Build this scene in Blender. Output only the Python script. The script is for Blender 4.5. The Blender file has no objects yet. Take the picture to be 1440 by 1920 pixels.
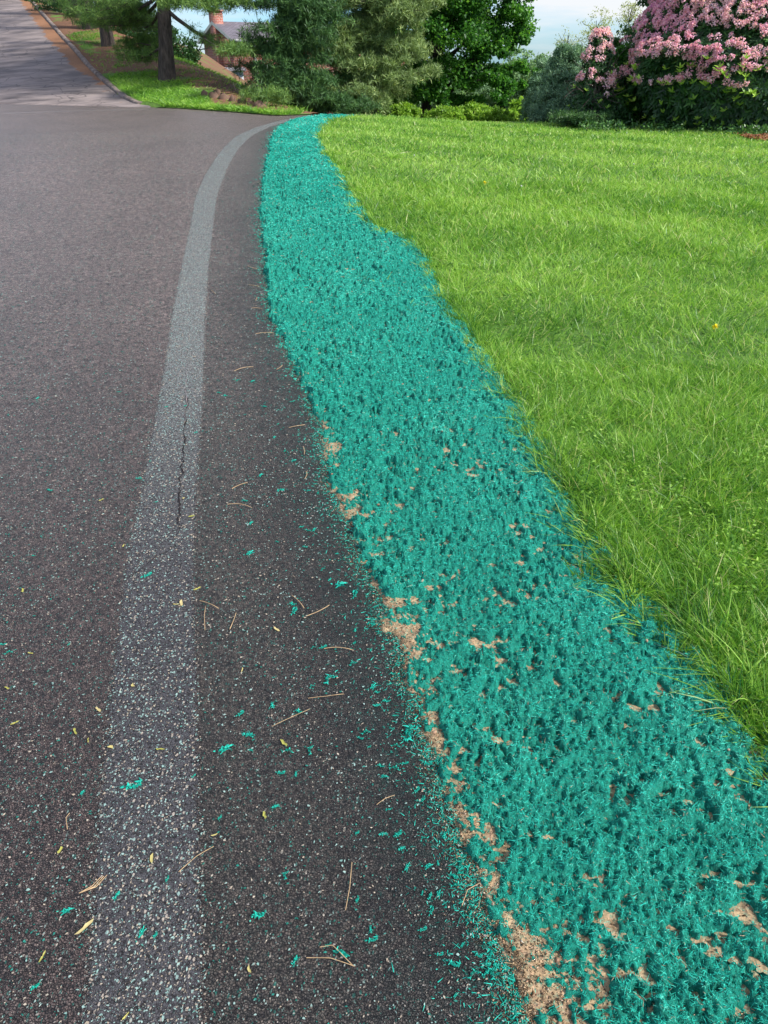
import bpy, math, random
import numpy as np
from mathutils import Vector
R=math.radians
rng=np.random.default_rng(7); random.seed(7)
SC=bpy.context.scene; COL=SC.collection

# ------------------------------------------------------------ camera, world, sun, exposure
CAM_H=1.5; PITCH=R(31.5)
cd=bpy.data.cameras.new('camera'); cam=bpy.data.objects.new('camera',cd); COL.objects.link(cam)
cd.sensor_fit='VERTICAL'; cd.sensor_height=36; cd.sensor_width=27; cd.lens=26.0
cd.clip_start=.05; cd.clip_end=3000
cam.location=(0,0,CAM_H); cam.rotation_euler=(R(90)-PITCH,0,0)
SC.camera=cam
SC.render.resolution_x=768; SC.render.resolution_y=1024
SC.view_settings.view_transform='Standard'; SC.view_settings.look='None'
SC.view_settings.gamma=1; SC.view_settings.exposure=0.9

SUN_EL,SUN_AZ=43,112     # azimuth measured clockwise from +Y (ahead): the sun stands to the right, a little behind the viewer
w=bpy.data.worlds.new('World'); SC.world=w; w.use_nodes=True
nt=w.node_tree; nt.nodes.clear(); N=nt.nodes.new; L=nt.links.new
out=N('ShaderNodeOutputWorld'); bg=N('ShaderNodeBackground'); bg.inputs[1].default_value=.115
sky=N('ShaderNodeTexSky'); sky.sky_type='NISHITA'; sky.sun_disc=False
sky.sun_elevation=R(SUN_EL); sky.sun_rotation=R(SUN_AZ); sky.air_density=1.0; sky.dust_density=.5; sky.ozone_density=1.2
tc=N('ShaderNodeTexCoord'); mp=N('ShaderNodeMapping'); mp.inputs['Scale'].default_value=(1.2,1.2,9.0); mp.inputs['Location'].default_value=(.9,.2,.45)
nz=N('ShaderNodeTexNoise'); nz.inputs['Scale'].default_value=1.6; nz.inputs['Detail'].default_value=7; nz.inputs['Roughness'].default_value=.55
cr=N('ShaderNodeValToRGB'); cr.color_ramp.elements[0].position=.40; cr.color_ramp.elements[1].position=.58
mx=N('ShaderNodeMix'); mx.data_type='RGBA'; mx.inputs['B'].default_value=(4.7,4.6,4.6,1)
sc=N('ShaderNodeMath'); sc.operation='MULTIPLY'; sc.inputs[1].default_value=.86
L(tc.outputs['Generated'],mp.inputs['Vector']); L(mp.outputs[0],nz.inputs['Vector']); L(nz.outputs['Fac'],cr.inputs[0]); L(cr.outputs[0],sc.inputs[0])
L(sc.outputs[0],mx.inputs['Factor']); tn=N('ShaderNodeMix');tn.data_type='RGBA';tn.blend_type='MULTIPLY';tn.inputs['Factor'].default_value=1;tn.inputs['B'].default_value=(.36,.62,.95,1);L(sky.outputs[0],tn.inputs['A']);L(tn.outputs['Result'],mx.inputs['A']); L(mx.outputs['Result'],bg.inputs[0]); L(bg.outputs[0],out.inputs[0])
sd=bpy.data.lights.new('sun','SUN'); sd.energy=3.7; sd.angle=R(6); sd.color=(1,.955,.88)
so=bpy.data.objects.new('sun',sd); COL.objects.link(so)
sdir=Vector((math.sin(R(SUN_AZ))*math.cos(R(SUN_EL)),math.cos(R(SUN_AZ))*math.cos(R(SUN_EL)),math.sin(R(SUN_EL))))
so.rotation_euler=(-sdir).to_track_quat('-Z','Y').to_euler(); so.location=sdir*50

# ------------------------------------------------------------ noise
def ss(a,b,x):
    t=np.clip((x-a)/(b-a),0,1); return t*t*(3-2*t)
def hsh(i,j,s):
    n=(i.astype(np.int64)*374761393+j.astype(np.int64)*668265263+s*1442695041)&0xffffffff
    n=((n^(n>>13))*1274126177)&0xffffffff
    n=((n^(n>>16))*2246822519)&0xffffffff
    return ((n^(n>>15))&0xffffff)/float(0xffffff)
def vn(x,y,s=0):
    i=np.floor(x);j=np.floor(y);u=x-i;v=y-j;u=u*u*(3-2*u);v=v*v*(3-2*v)
    a=hsh(i,j,s);b=hsh(i+1,j,s);c=hsh(i,j+1,s);d=hsh(i+1,j+1,s)
    return (a*(1-u)+b*u)*(1-v)+(c*(1-u)+d*u)*v
def fbm(x,y,o=4,s=0):
    r=0;a=.5;t=0
    for k in range(o):
        r=r+a*vn(x*2**k+17*k,y*2**k+31*k,s+k);t+=a;a*=.55
    return r/t
def worley(x,y,s=0):
    i=np.floor(x);j=np.floor(y);f1=np.full(x.shape,9.);f2=f1.copy();idv=np.zeros(x.shape)
    for a in(-1,0,1):
        for b in(-1,0,1):
            ci=i+a;cj=j+b
            h=hsh(ci,cj,s);d=np.hypot(ci+h-x,cj+hsh(ci,cj,s+9)-y)
            m=d<f1;f2=np.where(m,f1,np.minimum(f2,d));idv=np.where(m,h,idv);f1=np.where(m,d,f1)
    return f1,f2,idv

# ------------------------------------------------------------ the lie of the land
KX=[-40,-10,-6,-4.6,-2.9,-2]; KV=[.245,.225,.17,.135,.03,0.]
EX=[-40,-14,-9.94,-8.36,-6.86,-5.93,-4.58,-3.16,-2.2,-1,1,4,30];EY=[30,23.2,21.84,21.33,20.83,20.36,19.52,18.41,17.31,18.9,21.5,24,40]
def dfar(x,y): return (y-np.interp(x,EX,EY))*.87            # metres beyond the far edge of the road
def terr(x,y):
    x=np.asarray(x,float);y=np.asarray(y,float)
    z=.50*ss(3,13,y)-.012*np.clip(x,0,30)*ss(3,10,y)-.10*ss(-.6,2.2,x)*ss(8,14.5,y)
    d=np.maximum(y-15.5,0); f=ss(-5,1,x)
    z=z-f*np.minimum(.012*d*d/(1+.12*d),2.4)
    dd=np.maximum(dfar(x,y),0)
    hill=np.interp(x,KX,KV)*np.minimum(dd,22)
    b=np.maximum((x+2.9)*.81+(y-21)*.585,0)
    fall=np.minimum(.42*b*b/(1+b),3.5+hill)
    z=z+np.where(dd>0,(hill-fall*ss(0,3,dd))*ss(-1.0,-2.4,x),0)
    return z
def edge(pts):
    P=np.array(sorted(pts,key=lambda p:p[1])); return lambda y:np.interp(y,P[:,1],P[:,0])
def smooth_edge(pts,k=.35):
    f=edge(pts); Y=np.linspace(-4,22,1300); X=f(Y); n=21; ker=np.hanning(n);ker/=ker.sum()
    X2=np.convolve(np.pad(X,n//2,'edge'),ker,'valid'); return lambda y:np.interp(y,Y,X2)
BL=smooth_edge([(-.35,-4),(-.5,0),(-.55,.66),(-.68,1.14),(-.79,1.59),(-.91,2.13),(-.97,2.49),(-1.11,3.23),(-1.23,3.9),(-1.40,4.78),(-1.6,5.97),(-1.8,7.24),(-1.97,8.27),(-2.08,9.31),(-2.17,10.67),(-2.24,12.3),(-2.2,14.0),(-2.02,15.5),(-1.75,16.8),(-1.1,18.4),(0,20)])
BR=smooth_edge([(-.08,-4),(-.23,0),(-.32,.66),(-.4,1.0),(-.51,1.49),(-.66,2.13),(-.77,2.7),(-.92,3.54),(-1.16,4.78),(-1.37,5.97),(-1.57,7.24),(-1.73,8.27),(-1.86,9.61),(-1.95,10.89),(-2.0,12.58),(-1.94,14.3),(-1.76,15.7),(-1.5,16.8),(-.85,18.2),(.3,19.8)])
ME=smooth_edge([(.5,-4),(.36,0),(.26,.66),(.23,.83),(.19,.98),(.16,1.11),(.11,1.3),(.08,1.53),(0,1.81),(-.05,2.06),(-.12,2.3),(-.21,2.61),(-.29,3.06),(-.38,3.61),(-.54,4.14),(-.72,4.78),(-.87,5.57),(-1.04,6.72),(-1.19,7.63),(-1.35,9.02),(-1.5,10.67),(-1.68,12.58),(-1.76,14.3),(-1.72,15.5),(-1.55,16.5),(-.9,17.8),(.4,19.4)])
GE=smooth_edge([(1.4,-4),(1.15,.3),(.99,1.14),(.97,1.41),(.91,1.64),(.83,1.89),(.76,2.16),(.72,2.45),(.70,2.75),(.71,3.23),(.61,3.83),(.51,4.59),(.37,5.45),(.33,6.26),(.23,6.72),(-.1,7.06),(-.33,8.27),(-.57,9.61),(-.8,10.67),(-1.05,12.58),(-1.03,14.66),(-.95,16.0),(-.5,17.2),(.9,18.8)])

def ray(u,v):
    a=(u-720)/1387.;b=-(v-960)/1387.
    return np.array([a,math.cos(PITCH)+b*math.sin(PITCH),-math.sin(PITCH)+b*math.cos(PITCH)])
def at(u,v,Y):                                              # the point above photo position (u,v) at distance Y ahead
    d=ray(u,v);t=Y/d[1];return np.array([d[0]*t,Y,CAM_H+d[2]*t])
def gnd(u,v):
    d=ray(u,v);t=np.linspace(.5,60,8000);p=d[:,None]*t;z=CAM_H+p[2]-terr(p[0],p[1]);i=int(np.argmax(z<0));i=max(i,1)
    k=z[i-1]/(z[i-1]-z[i]);q=p[:,i-1]*(1-k)+p[:,i]*k;return q[0],q[1]
def gz(x,y): return float(terr(x,y))

# ------------------------------------------------------------ mesh + object helpers
def mk(name,V,F,mat,parent=None,smooth=False,attrs=None):
    V=np.ascontiguousarray(V,dtype=np.float32); me=bpy.data.meshes.new(name)
    Fs=F if isinstance(F,list) else [F]; Fs=[np.asarray(f,dtype=np.int32) for f in Fs if len(f)]
    nl=sum(f.size for f in Fs);nf=sum(len(f) for f in Fs)
    me.vertices.add(len(V));me.vertices.foreach_set('co',V.ravel())
    me.loops.add(nl);me.loops.foreach_set('vertex_index',np.concatenate([f.ravel() for f in Fs]))
    me.polygons.add(nf);st=[];o=0
    for f in Fs: st.append(o+np.arange(len(f))*f.shape[1]);o+=f.size
    me.polygons.foreach_set('loop_start',np.concatenate(st).astype(np.int32))
    if smooth: me.polygons.foreach_set('use_smooth',np.ones(nf,dtype=bool))
    for k,a in (attrs or {}).items():
        a=np.asarray(a,dtype=np.float32)
        if a.ndim==1: at_=me.attributes.new(k,'FLOAT','POINT');at_.data.foreach_set('value',a)
        else: at_=me.attributes.new(k,'FLOAT_COLOR','POINT');at_.data.foreach_set('color',np.c_[a,np.ones(len(a))].astype(np.float32).ravel())
    me.update(calc_edges=True); me.validate()
    if mat: me.materials.append(mat)
    ob=bpy.data.objects.new(name,me);COL.objects.link(ob)
    if parent: ob.parent=parent
    return ob
def grid(nu,nv):
    a=np.arange(nu*nv).reshape(nu,nv);return np.stack([a[:-1,:-1],a[:-1,1:],a[1:,1:],a[1:,:-1]],-1).reshape(-1,4)
def tag(o,label=None,cat=None,group=None,kind=None):
    if label:o['label']=label
    if cat:o['category']=cat
    if group:o['group']=group
    if kind:o['kind']=kind
    return o
def empty(name,loc,label,cat,group=None,rz=0):
    o=bpy.data.objects.new(name,None);COL.objects.link(o);o.location=loc;o.rotation_euler=(0,0,rz);o.empty_display_size=.2
    return tag(o,label,cat,group)
class MB:
    def __init__(s): s.V=[];s.F={3:[],4:[]};s.n=0;s.A=[]
    def add(s,V,F,a=0.):
        V=np.asarray(V,float).reshape(-1,3)
        for f in (F if isinstance(F,list) else [F]):
            f=np.asarray(f)
            if len(f): s.F[f.shape[1]].append(f+s.n)
        s.V.append(V);s.n+=len(V);s.A.append(np.broadcast_to(np.asarray(a,float),(len(V),)));return s
    def box(s,x0,x1,y0,y1,z0,z1,a=0.):
        V=[(x,y,z) for z in(z0,z1) for y in(y0,y1) for x in(x0,x1)]
        return s.add(V,np.array([(0,2,3,1),(4,5,7,6),(0,1,5,4),(2,6,7,3),(0,4,6,2),(1,3,7,5)]),a)
    def tube(s,pts,rad,n=7,a=0.,cap=True):
        P=np.array(pts,float);T=np.gradient(P,axis=0);T/=np.linalg.norm(T,axis=1)[:,None]+1e-9
        up=np.array([.13,.3,.95]);
        if abs(T[0]@up)>.9: up=np.array([1.,.1,0])
        A=np.cross(T,up);A/=np.linalg.norm(A,axis=1)[:,None];B=np.cross(T,A)
        th=np.linspace(0,2*np.pi,n,endpoint=False);rad=np.asarray(rad,float)
        V=P[:,None]+rad[:,None,None]*(A[:,None]*np.cos(th)[None,:,None]+B[:,None]*np.sin(th)[None,:,None])
        m=len(P);idx=np.arange(m*n).reshape(m,n);nx=np.roll(idx,-1,1)
        F=np.stack([idx[:-1],nx[:-1],nx[1:],idx[1:]],-1).reshape(-1,4)
        return s.add(V.reshape(-1,3),F,a)
    def build(s,name,mat,parent=None,smooth=False):
        return mk(name,np.concatenate(s.V),[np.concatenate(s.F[k]) for k in(3,4) if s.F[k]],mat,parent,smooth,{'rnd':np.concatenate(s.A)})
def unit(v): return v/(np.linalg.norm(v,axis=-1,keepdims=True)+1e-9)
def rdir(n,zb=0.): 
    v=rng.normal(size=(n,3));v[:,2]+=zb;return unit(v)
def blades(P,D,L_,W,bend,segs=3,tip=.12,side=None,mid=1.):
    """curved tapering strips: base P, direction D, length, width, sideways fall bend"""
    n=len(P);D=unit(D)
    if side is None: side=unit(np.cross(D,rdir(n)))
    bv=np.c_[D[:,0],D[:,1],np.zeros(n)];bv=unit(bv+1e-4)*.8;bv=bv+np.array([0,0,-.6])
    V=[]
    for k in range(segs+1):
        t=k/segs;c=P+D*(L_*t)[:,None]+bv*(bend*L_*t*t)[:,None]
        wd=(tip+(1-tip)*(1-t)**.7 if mid==1. else (.25+.75*math.sin(math.pi*min(1,.12+t*.86))) )
        V.append(c-side*(W*wd/2)[:,None]);V.append(c+side*(W*wd/2)[:,None])
    V=np.stack(V,1);m=2*(segs+1);b=np.arange(n)[:,None]*m
    F=np.concatenate([b+np.array([[2*k,2*k+1,2*k+3,2*k+2]]) for k in range(segs)],0)
    return V.reshape(-1,3),F,m
def leaves(P,L_,W,zb=.3,fold=.25,D=None):
    """diamond leaves folded along the midrib, 2 triangles each"""
    n=len(P);D=rdir(n,0.) if D is None else unit(D);Nn=rdir(n,zb*3);S=unit(np.cross(D,Nn));U=np.cross(S,D)
    a=P;c=P+D*L_[:,None];m=P+D*(L_*.45)[:,None]
    l=m-S*(W/2)[:,None]+U*(W*fold)[:,None];r=m+S*(W/2)[:,None]+U*(W*fold)[:,None]
    V=np.stack([a,l,c,r],1).reshape(-1,3);b=np.arange(n)[:,None]*4
    return V,np.concatenate([b+[0,1,2],b+[0,2,3]]),4

# ------------------------------------------------------------ materials
def mat(name):
    m=bpy.data.materials.new(name);m.use_nodes=True;nt=m.node_tree;b=nt.nodes['Principled BSDF'];return m,nt,b
class G:
    def __init__(s,nt): s.nt=nt
    def n(s,t,**k):
        x=s.nt.nodes.new('ShaderNode'+t)
        for a,b in k.items():
            if a in('i',):
                for q,v in b.items(): s.set(x,q,v)
            else:setattr(x,a,b)
        return x
    def set(s,x,q,v):
        if isinstance(v,bpy.types.NodeSocket): s.nt.links.new(v,x.inputs[q])
        else: x.inputs[q].default_value=v
    def math(s,op,a,b=0.,c=None,clamp=False):
        x=s.nt.nodes.new('ShaderNodeMath');x.operation=op;x.use_clamp=clamp;s.set(x,0,a);s.set(x,1,b)
        if c is not None:s.set(x,2,c)
        return x.outputs[0]
    def mix(s,f,a,b,bl='MIX'):
        x=s.nt.nodes.new('ShaderNodeMix');x.data_type='RGBA';x.blend_type=bl;s.set(x,'Factor',f)
        s.set(x,'A',a if isinstance(a,bpy.types.NodeSocket) else (*a,1));s.set(x,'B',b if isinstance(b,bpy.types.NodeSocket) else (*b,1));return x.outputs['Result']
    def noise(s,vec,scale,detail=4,rough=.55,**k):
        x=s.nt.nodes.new('ShaderNodeTexNoise');s.set(x,'Vector',vec);x.inputs['Scale'].default_value=scale;x.inputs['Detail'].default_value=detail;x.inputs['Roughness'].default_value=rough;return x.outputs['Fac']
    def vor(s,vec,scale,feature='F1',outp='Distance'):
        x=s.nt.nodes.new('ShaderNodeTexVoronoi');x.feature=feature;s.set(x,'Vector',vec);x.inputs['Scale'].default_value=scale;return x.outputs[outp]
    def ramp(s,f,stops,interp='LINEAR'):
        x=s.nt.nodes.new('ShaderNodeValToRGB');x.color_ramp.interpolation=interp;e=x.color_ramp.elements
        while len(e)<len(stops):e.new(.5)
        for q,(p,c) in zip(e,stops): q.position=p;q.color=(c,c,c,1) if not hasattr(c,'__len__') else (*c,1)
        s.set(x,0,f);return x.outputs[0]
    def attr(s,name,o='Fac'):
        x=s.nt.nodes.new('ShaderNodeAttribute');x.attribute_name=name;return x.outputs[o]
    def obj(s): return s.nt.nodes.new('ShaderNodeTexCoord').outputs['Object']
    def map(s,v,scale=(1,1,1),rot=(0,0,0),loc=(0,0,0)):
        x=s.nt.nodes.new('ShaderNodeMapping');s.set(x,0,v);x.inputs['Scale'].default_value=scale;x.inputs['Rotation'].default_value=rot;x.inputs['Location'].default_value=loc;return x.outputs[0]
    def bump(s,h,strength,dist,b):
        x=s.nt.nodes.new('ShaderNodeBump');x.inputs['Strength'].default_value=strength;x.inputs['Distance'].default_value=dist;s.set(x,'Height',h);s.nt.links.new(x.outputs[0],b.inputs['Normal'])
def flat(name,c,rough=.8,var=.25,scale=6.,spec=.3):
    m,nt,b=mat(name);g=G(nt);f=g.noise(g.obj(),scale,5)
    col=g.mix(g.ramp(f,[(.3,0.),(.7,1.)]),tuple(x*(1-var) for x in c),tuple(x*(1+var) for x in c));nt.links.new(col,b.inputs['Base Color'])
    b.inputs['Roughness'].default_value=rough;b.inputs['Specular IOR Level'].default_value=spec;return m
def leafmat(name,stops,rough=.55,trans=.35,spec=.35,tcol=1.5):
    """leaf surface: colour ramp over the per-leaf value rnd; part of the light passes through"""
    m,nt,b=mat(name);g=G(nt);c=g.ramp(g.attr('rnd'),stops);nt.links.new(c,b.inputs['Base Color'])
    b.inputs['Roughness'].default_value=rough;b.inputs['Specular IOR Level'].default_value=spec
    t=g.n('BsdfTranslucent');tc_=g.mix(1.,c,(tcol,tcol,tcol*.6),'MULTIPLY');nt.links.new(tc_,t.inputs[0])
    ms=g.n('MixShader');ms.inputs[0].default_value=trans;nt.links.new(b.outputs[0],ms.inputs[1]);nt.links.new(t.outputs[0],ms.inputs[2])
    nt.links.new(ms.outputs[0],nt.nodes['Material Output'].inputs[0]);return m

def asphalt_mat():
    m,nt,b=mat('asphalt');g=G(nt);P=g.obj();t=g.attr('off');h=g.attr('hgt')
    # stones against binder, from the modelled height
    st=g.vor(P,230.,outp='Color');sep=g.n('SeparateColor');nt.links.new(st,sep.inputs[0])
    lane=g.mix(sep.outputs[0],(.066,.042,.036),(.190,.128,.112))
    should=g.mix(sep.outputs[1],(.050,.038,.030),(.160,.128,.102))
    right=g.ramp(g.math('ADD',g.math('MULTIPLY',t,1.),.5),[(.5,0.),(.56,1.)])     # off=0 at band centre
    base=g.mix(right,lane,should)
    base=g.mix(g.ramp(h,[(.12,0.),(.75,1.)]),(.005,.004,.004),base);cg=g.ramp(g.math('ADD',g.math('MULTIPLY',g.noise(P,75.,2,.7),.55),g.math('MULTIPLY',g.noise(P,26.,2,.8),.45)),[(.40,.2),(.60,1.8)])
    wc=g.mix(1.,g.mix(.62,base,(.51,.39,.36)),g.math('MULTIPLY',cg,1.),'MULTIPLY');base=g.mix(g.attr('far_sheen'),base,wc)  # low-angle sky sheen painted in: base colour lightens up the road
    big=g.noise(P,1.1,4);base=g.mix(g.math('MULTIPLY',g.ramp(big,[(.35,0.),(.7,1.)]),.25),base,(.060,.050,.050))
    Pw=g.n('VectorMath',operation='ADD');nt.links.new(P,Pw.inputs[0]);pn=g.n('TexNoise');pn.inputs['Scale'].default_value=160;pn.inputs['Detail'].default_value=3;nt.links.new(P,pn.inputs['Vector'])
    ps_=g.n('VectorMath',operation='SCALE');nt.links.new(pn.outputs['Color'],ps_.inputs[0]);ps_.inputs['Scale'].default_value=.006;nt.links.new(ps_.outputs[0],Pw.inputs[1])
    ev=g.vor(Pw.outputs[0],185.,'DISTANCE_TO_EDGE');ev2=g.vor(Pw.outputs[0],420.,'DISTANCE_TO_EDGE');gap=g.ramp(ev,[(.02,0.),(.17,1.)]);gap2=g.ramp(ev2,[(.0,.35),(.14,1.)])
    pore=g.ramp(g.noise(P,120.,3,.6),[(.37,.2),(.50,1.)])
    base=g.mix(g.math('MULTIPLY',g.math('MULTIPLY',gap,gap2),pore),(.006,.0045,.0045),base)
    ps=g.ramp(sep.outputs[2],[(.90,0.),(.99,1.)]);base=g.mix(g.math('MULTIPLY',g.math('MULTIPLY',ps,gap),.55),base,(.20,.17,.15))
    # teal / pale mulch dust : flecks drawn out along the spray direction
    Q=g.map(P,(1.5,.8,1.5),(0,0,.9));wv=g.n('VectorMath',operation='ADD');nt.links.new(Q,wv.inputs[0])
    nn=g.n('TexNoise');nn.inputs['Scale'].default_value=45;nt.links.new(P,nn.inputs['Vector'])
    sc_=g.n('VectorMath',operation='SCALE');nt.links.new(nn.outputs['Color'],sc_.inputs[0]);sc_.inputs['Scale'].default_value=.012;nt.links.new(sc_.outputs[0],wv.inputs[1])
    v1=g.n('TexVoronoi');v1.inputs['Scale'].default_value=120;nt.links.new(wv.outputs[0],v1.inputs['Vector'])
    s1=g.n('SeparateColor');nt.links.new(v1.outputs['Color'],s1.inputs[0])
    patch=g.noise(P,2.3,3);dens=g.math('ADD',g.math('MULTIPLY',patch,.62),g.math('MULTIPLY',right,.06))
    dot=g.math('LESS_THAN',v1.outputs['Distance'],g.math('MULTIPLY',g.math('ADD',s1.outputs[1],.25),.36))
    sel=g.math('LESS_THAN',s1.outputs[0],g.math('MULTIPLY',dens,.75))
    fl=g.math('MULTIPLY',dot,sel)
    fc=g.mix(g.ramp(s1.outputs[2],[(.3,0.),(.5,1.)]),(.20,.30,.27),(.015,.14,.11));fc=g.mix(g.ramp(s1.outputs[2],[(.84,0.),(.86,1.)]),fc,(.45,.40,.33))
    fl=g.math('MULTIPLY',fl,.75);base=g.mix(fl,base,fc)
    # overall teal haze on the shoulder, stronger next to the mulch
    tz=g.math('MULTIPLY',g.attr('teal'),g.ramp(g.noise(P,60.,3),[(.4,0.),(.62,1.)]));base=g.mix(tz,base,(.012,.065,.052));base=g.mix(g.math('MULTIPLY',g.attr('seal'),g.ramp(g.noise(P,7.,4),[(.3,.55),(.6,1.)])),base,g.mix(1.,base,(.30,.30,.31),'MULTIPLY'))
    nt.links.new(base,b.inputs['Base Color']);b.inputs['Roughness'].default_value=.43;b.inputs['Specular IOR Level'].default_value=.6
    hh=g.math('ADD',g.vor(P,240.),g.math('MULTIPLY',g.noise(P,500.,2),.6));hh=g.math('ADD',g.math('MULTIPLY',gap,1.5),g.math('MULTIPLY',hh,.5));g.bump(g.math('ADD',hh,pore),.9,.0028,b);return m
def line_mat():
    m,nt,b=mat('sprayed_line_film');g=G(nt);P=g.obj();e=g.attr('edge');h=g.attr('hgt')
    v=g.n('TexVoronoi');v.inputs['Scale'].default_value=150;Q=g.map(P,(1,.6,1),(0,0,.9));nt.links.new(Q,v.inputs['Vector'])
    s1=g.n('SeparateColor');nt.links.new(v.outputs['Color'],s1.inputs[0])
    wt=g.math('LESS_THAN',v.outputs['Distance'],g.math('MULTIPLY',g.math('ADD',s1.outputs[1],.3),.36))
    sel=g.math('LESS_THAN',s1.outputs[0],g.math('ADD',.22,g.math('MULTIPLY',g.attr('fade'),.5)))
    fl=g.math('MULTIPLY',wt,sel)
    film=g.mix(g.noise(P,30.,4),(.040,.038,.044),(.088,.087,.094))
    ev=g.vor(P,185.,'DISTANCE_TO_EDGE');gap=g.math('MULTIPLY',g.ramp(ev,[(.01,0.),(.13,1.)]),g.ramp(g.noise(P,120.,3,.6),[(.38,.2),(.50,1.)]))
    film=g.mix(gap,(.012,.012,.014),film)
    film=g.mix(g.attr('fade'),film,g.mix(gap,(.07,.073,.073),g.mix(g.ramp(g.noise(P,60.,3,.8),[(.35,0.),(.65,1.)]),(.115,.12,.115),(.30,.315,.305))))
    crm=g.ramp(g.math('ADD',s1.outputs[2],g.math('MULTIPLY',g.attr('side'),.35)),[(.86,0.),(.9,1.)])
    fc=g.mix(crm,(.27,.40,.37),(.38,.33,.28));col=g.mix(fl,film,fc)
    nt.links.new(col,b.inputs['Base Color']);b.inputs['Roughness'].default_value=.6
    a=g.math('SUBTRACT',g.math('MULTIPLY',e,1.),g.math('MULTIPLY',g.noise(P,140.,4),.8));a=g.math('MULTIPLY',a,9.,clamp=True)
    hole=g.ramp(gap,[(.0,0.),(.5,1.)]);keep=g.math('MAXIMUM',g.math('MULTIPLY',a,g.math('MAXIMUM',hole,.55)),0.)
    nt.links.new(g.math('MULTIPLY',keep,.93),b.inputs['Alpha'])
    g.bump(g.math('ADD',g.vor(P,240.),fl),.5,.0012,b);return m
def soil_mat():
    m,nt,b=mat('sandy_soil');g=G(nt);P=g.obj();f=g.noise(P,22.,6,.65);c=g.mix(g.ramp(f,[(.3,0.),(.7,1.)]),(.17,.11,.06),(.50,.365,.21))
    v=g.n('TexVoronoi');v.inputs['Scale'].default_value=130;nt.links.new(P,v.inputs['Vector']);s=g.n('SeparateColor');nt.links.new(v.outputs['Color'],s.inputs[0])
    c=g.mix(g.math('MULTIPLY',g.ramp(s.outputs[0],[(.7,0.),(.8,1.)]),.5),c,(.50,.33,.21));c=g.mix(g.math('MULTIPLY',g.ramp(s.outputs[1],[(.8,0.),(.85,1.)]),.5),c,(.12,.07,.045))
    c=g.mix(g.math('MULTIPLY',g.ramp(g.noise(P,90.,3),[(.52,0.),(.64,1.)]),.45),c,(.09,.24,.17))
    nt.links.new(c,b.inputs['Base Color']);b.inputs['Roughness'].default_value=.9;g.bump(g.math('ADD',v.outputs['Distance'],g.noise(P,300.,3)),.6,.003,b);return m
def mulch_mat():
    m,nt,b=mat('hydroseed_mulch');g=G(nt);P=g.obj();h=g.attr('hgt')
    Q=g.map(P,(1,.45,1),(0,0,.5));f=g.noise(Q,260.,4,.7);f2=g.noise(P,16.,4)
    c=g.mix(g.ramp(f,[(.3,0.),(.7,1.)]),(.004,.13,.092),(.018,.39,.29))
    c=g.mix(g.math('MULTIPLY',g.ramp(f2,[(.4,0.),(.7,1.)]),.5),c,(.008,.27,.20))
    c=g.mix(g.math('MULTIPLY',g.ramp(g.noise(P,420.,2),[(.66,0.),(.72,1.)]),.5),c,(.40,.36,.25))
    nt.links.new(c,b.inputs['Base Color']);b.inputs['Roughness'].default_value=.75;b.inputs['Specular IOR Level'].default_value=.25
    g.bump(g.math('ADD',f,g.noise(P,700.,2)),1.,.004,b);return m
def bark(name,c1,c2,sc=1.):
    m,nt,b=mat(name);g=G(nt);P=g.map(g.obj(),(5*sc,5*sc,1.1*sc));f=g.noise(P,4.,6,.7);v=g.vor(P,3.5)
    c=g.mix(g.ramp(f,[(.35,0.),(.65,1.)]),c1,c2);nt.links.new(c,b.inputs['Base Color']);b.inputs['Roughness'].default_value=.9;g.bump(g.math('ADD',f,v),.9,.04,b);return m
M={}
M['asphalt']=asphalt_mat();M['line']=line_mat();M['soil']=soil_mat();M['mulch']=mulch_mat()
TEAL=[(0.,(.003,.11,.082)),(.45,(.020,.43,.33)),(.8,(.05,.59,.455)),(.955,(.14,.66,.50)),(.965,(.50,.40,.27)),(1.,(.34,.24,.15))]
M['fibre']=leafmat('mulch_fibre',TEAL,.85,.05,.08,1.1)
M['fleck']=leafmat('spray_flecks',[(0.,(.006,.13,.10)),(.40,(.02,.20,.16)),(.46,(.17,.29,.265)),(.72,(.28,.40,.37)),(.78,(.24,.215,.20)),(.92,(.34,.28,.21)),(1.,(.42,.37,.30))],.7,.05,.25)
M['grass']=leafmat('lawn_grass',[(0.,(.006,.10,.07)),(.10,(.022,.11,.020)),(.35,(.075,.215,.022)),(.6,(.215,.42,.05)),(.85,(.40,.60,.12)),(.95,(.46,.60,.17)),(1.,(.58,.54,.28))],.42,.35,.4)
M['needle']=flat('dry_needle',(.42,.29,.16),.6,.35,60)
M['yleaf']=leafmat('yellow_scrap',[(0.,(.30,.33,.06)),(.5,(.50,.45,.13)),(1.,(.58,.47,.25))],.6,.2)
M['grit']=leafmat('soil_grit',[(0.,(.06,.035,.02)),(.35,(.20,.13,.075)),(.55,(.36,.25,.14)),(.8,(.55,.41,.25)),(.93,(.50,.28,.18)),(1.,(.60,.55,.46))],.9,0.,.2)
M['pebble']=leafmat('pebble',[(0.,(.26,.13,.08)),(.5,(.36,.23,.15)),(1.,(.30,.25,.20))],.8,0.,.2)

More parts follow.
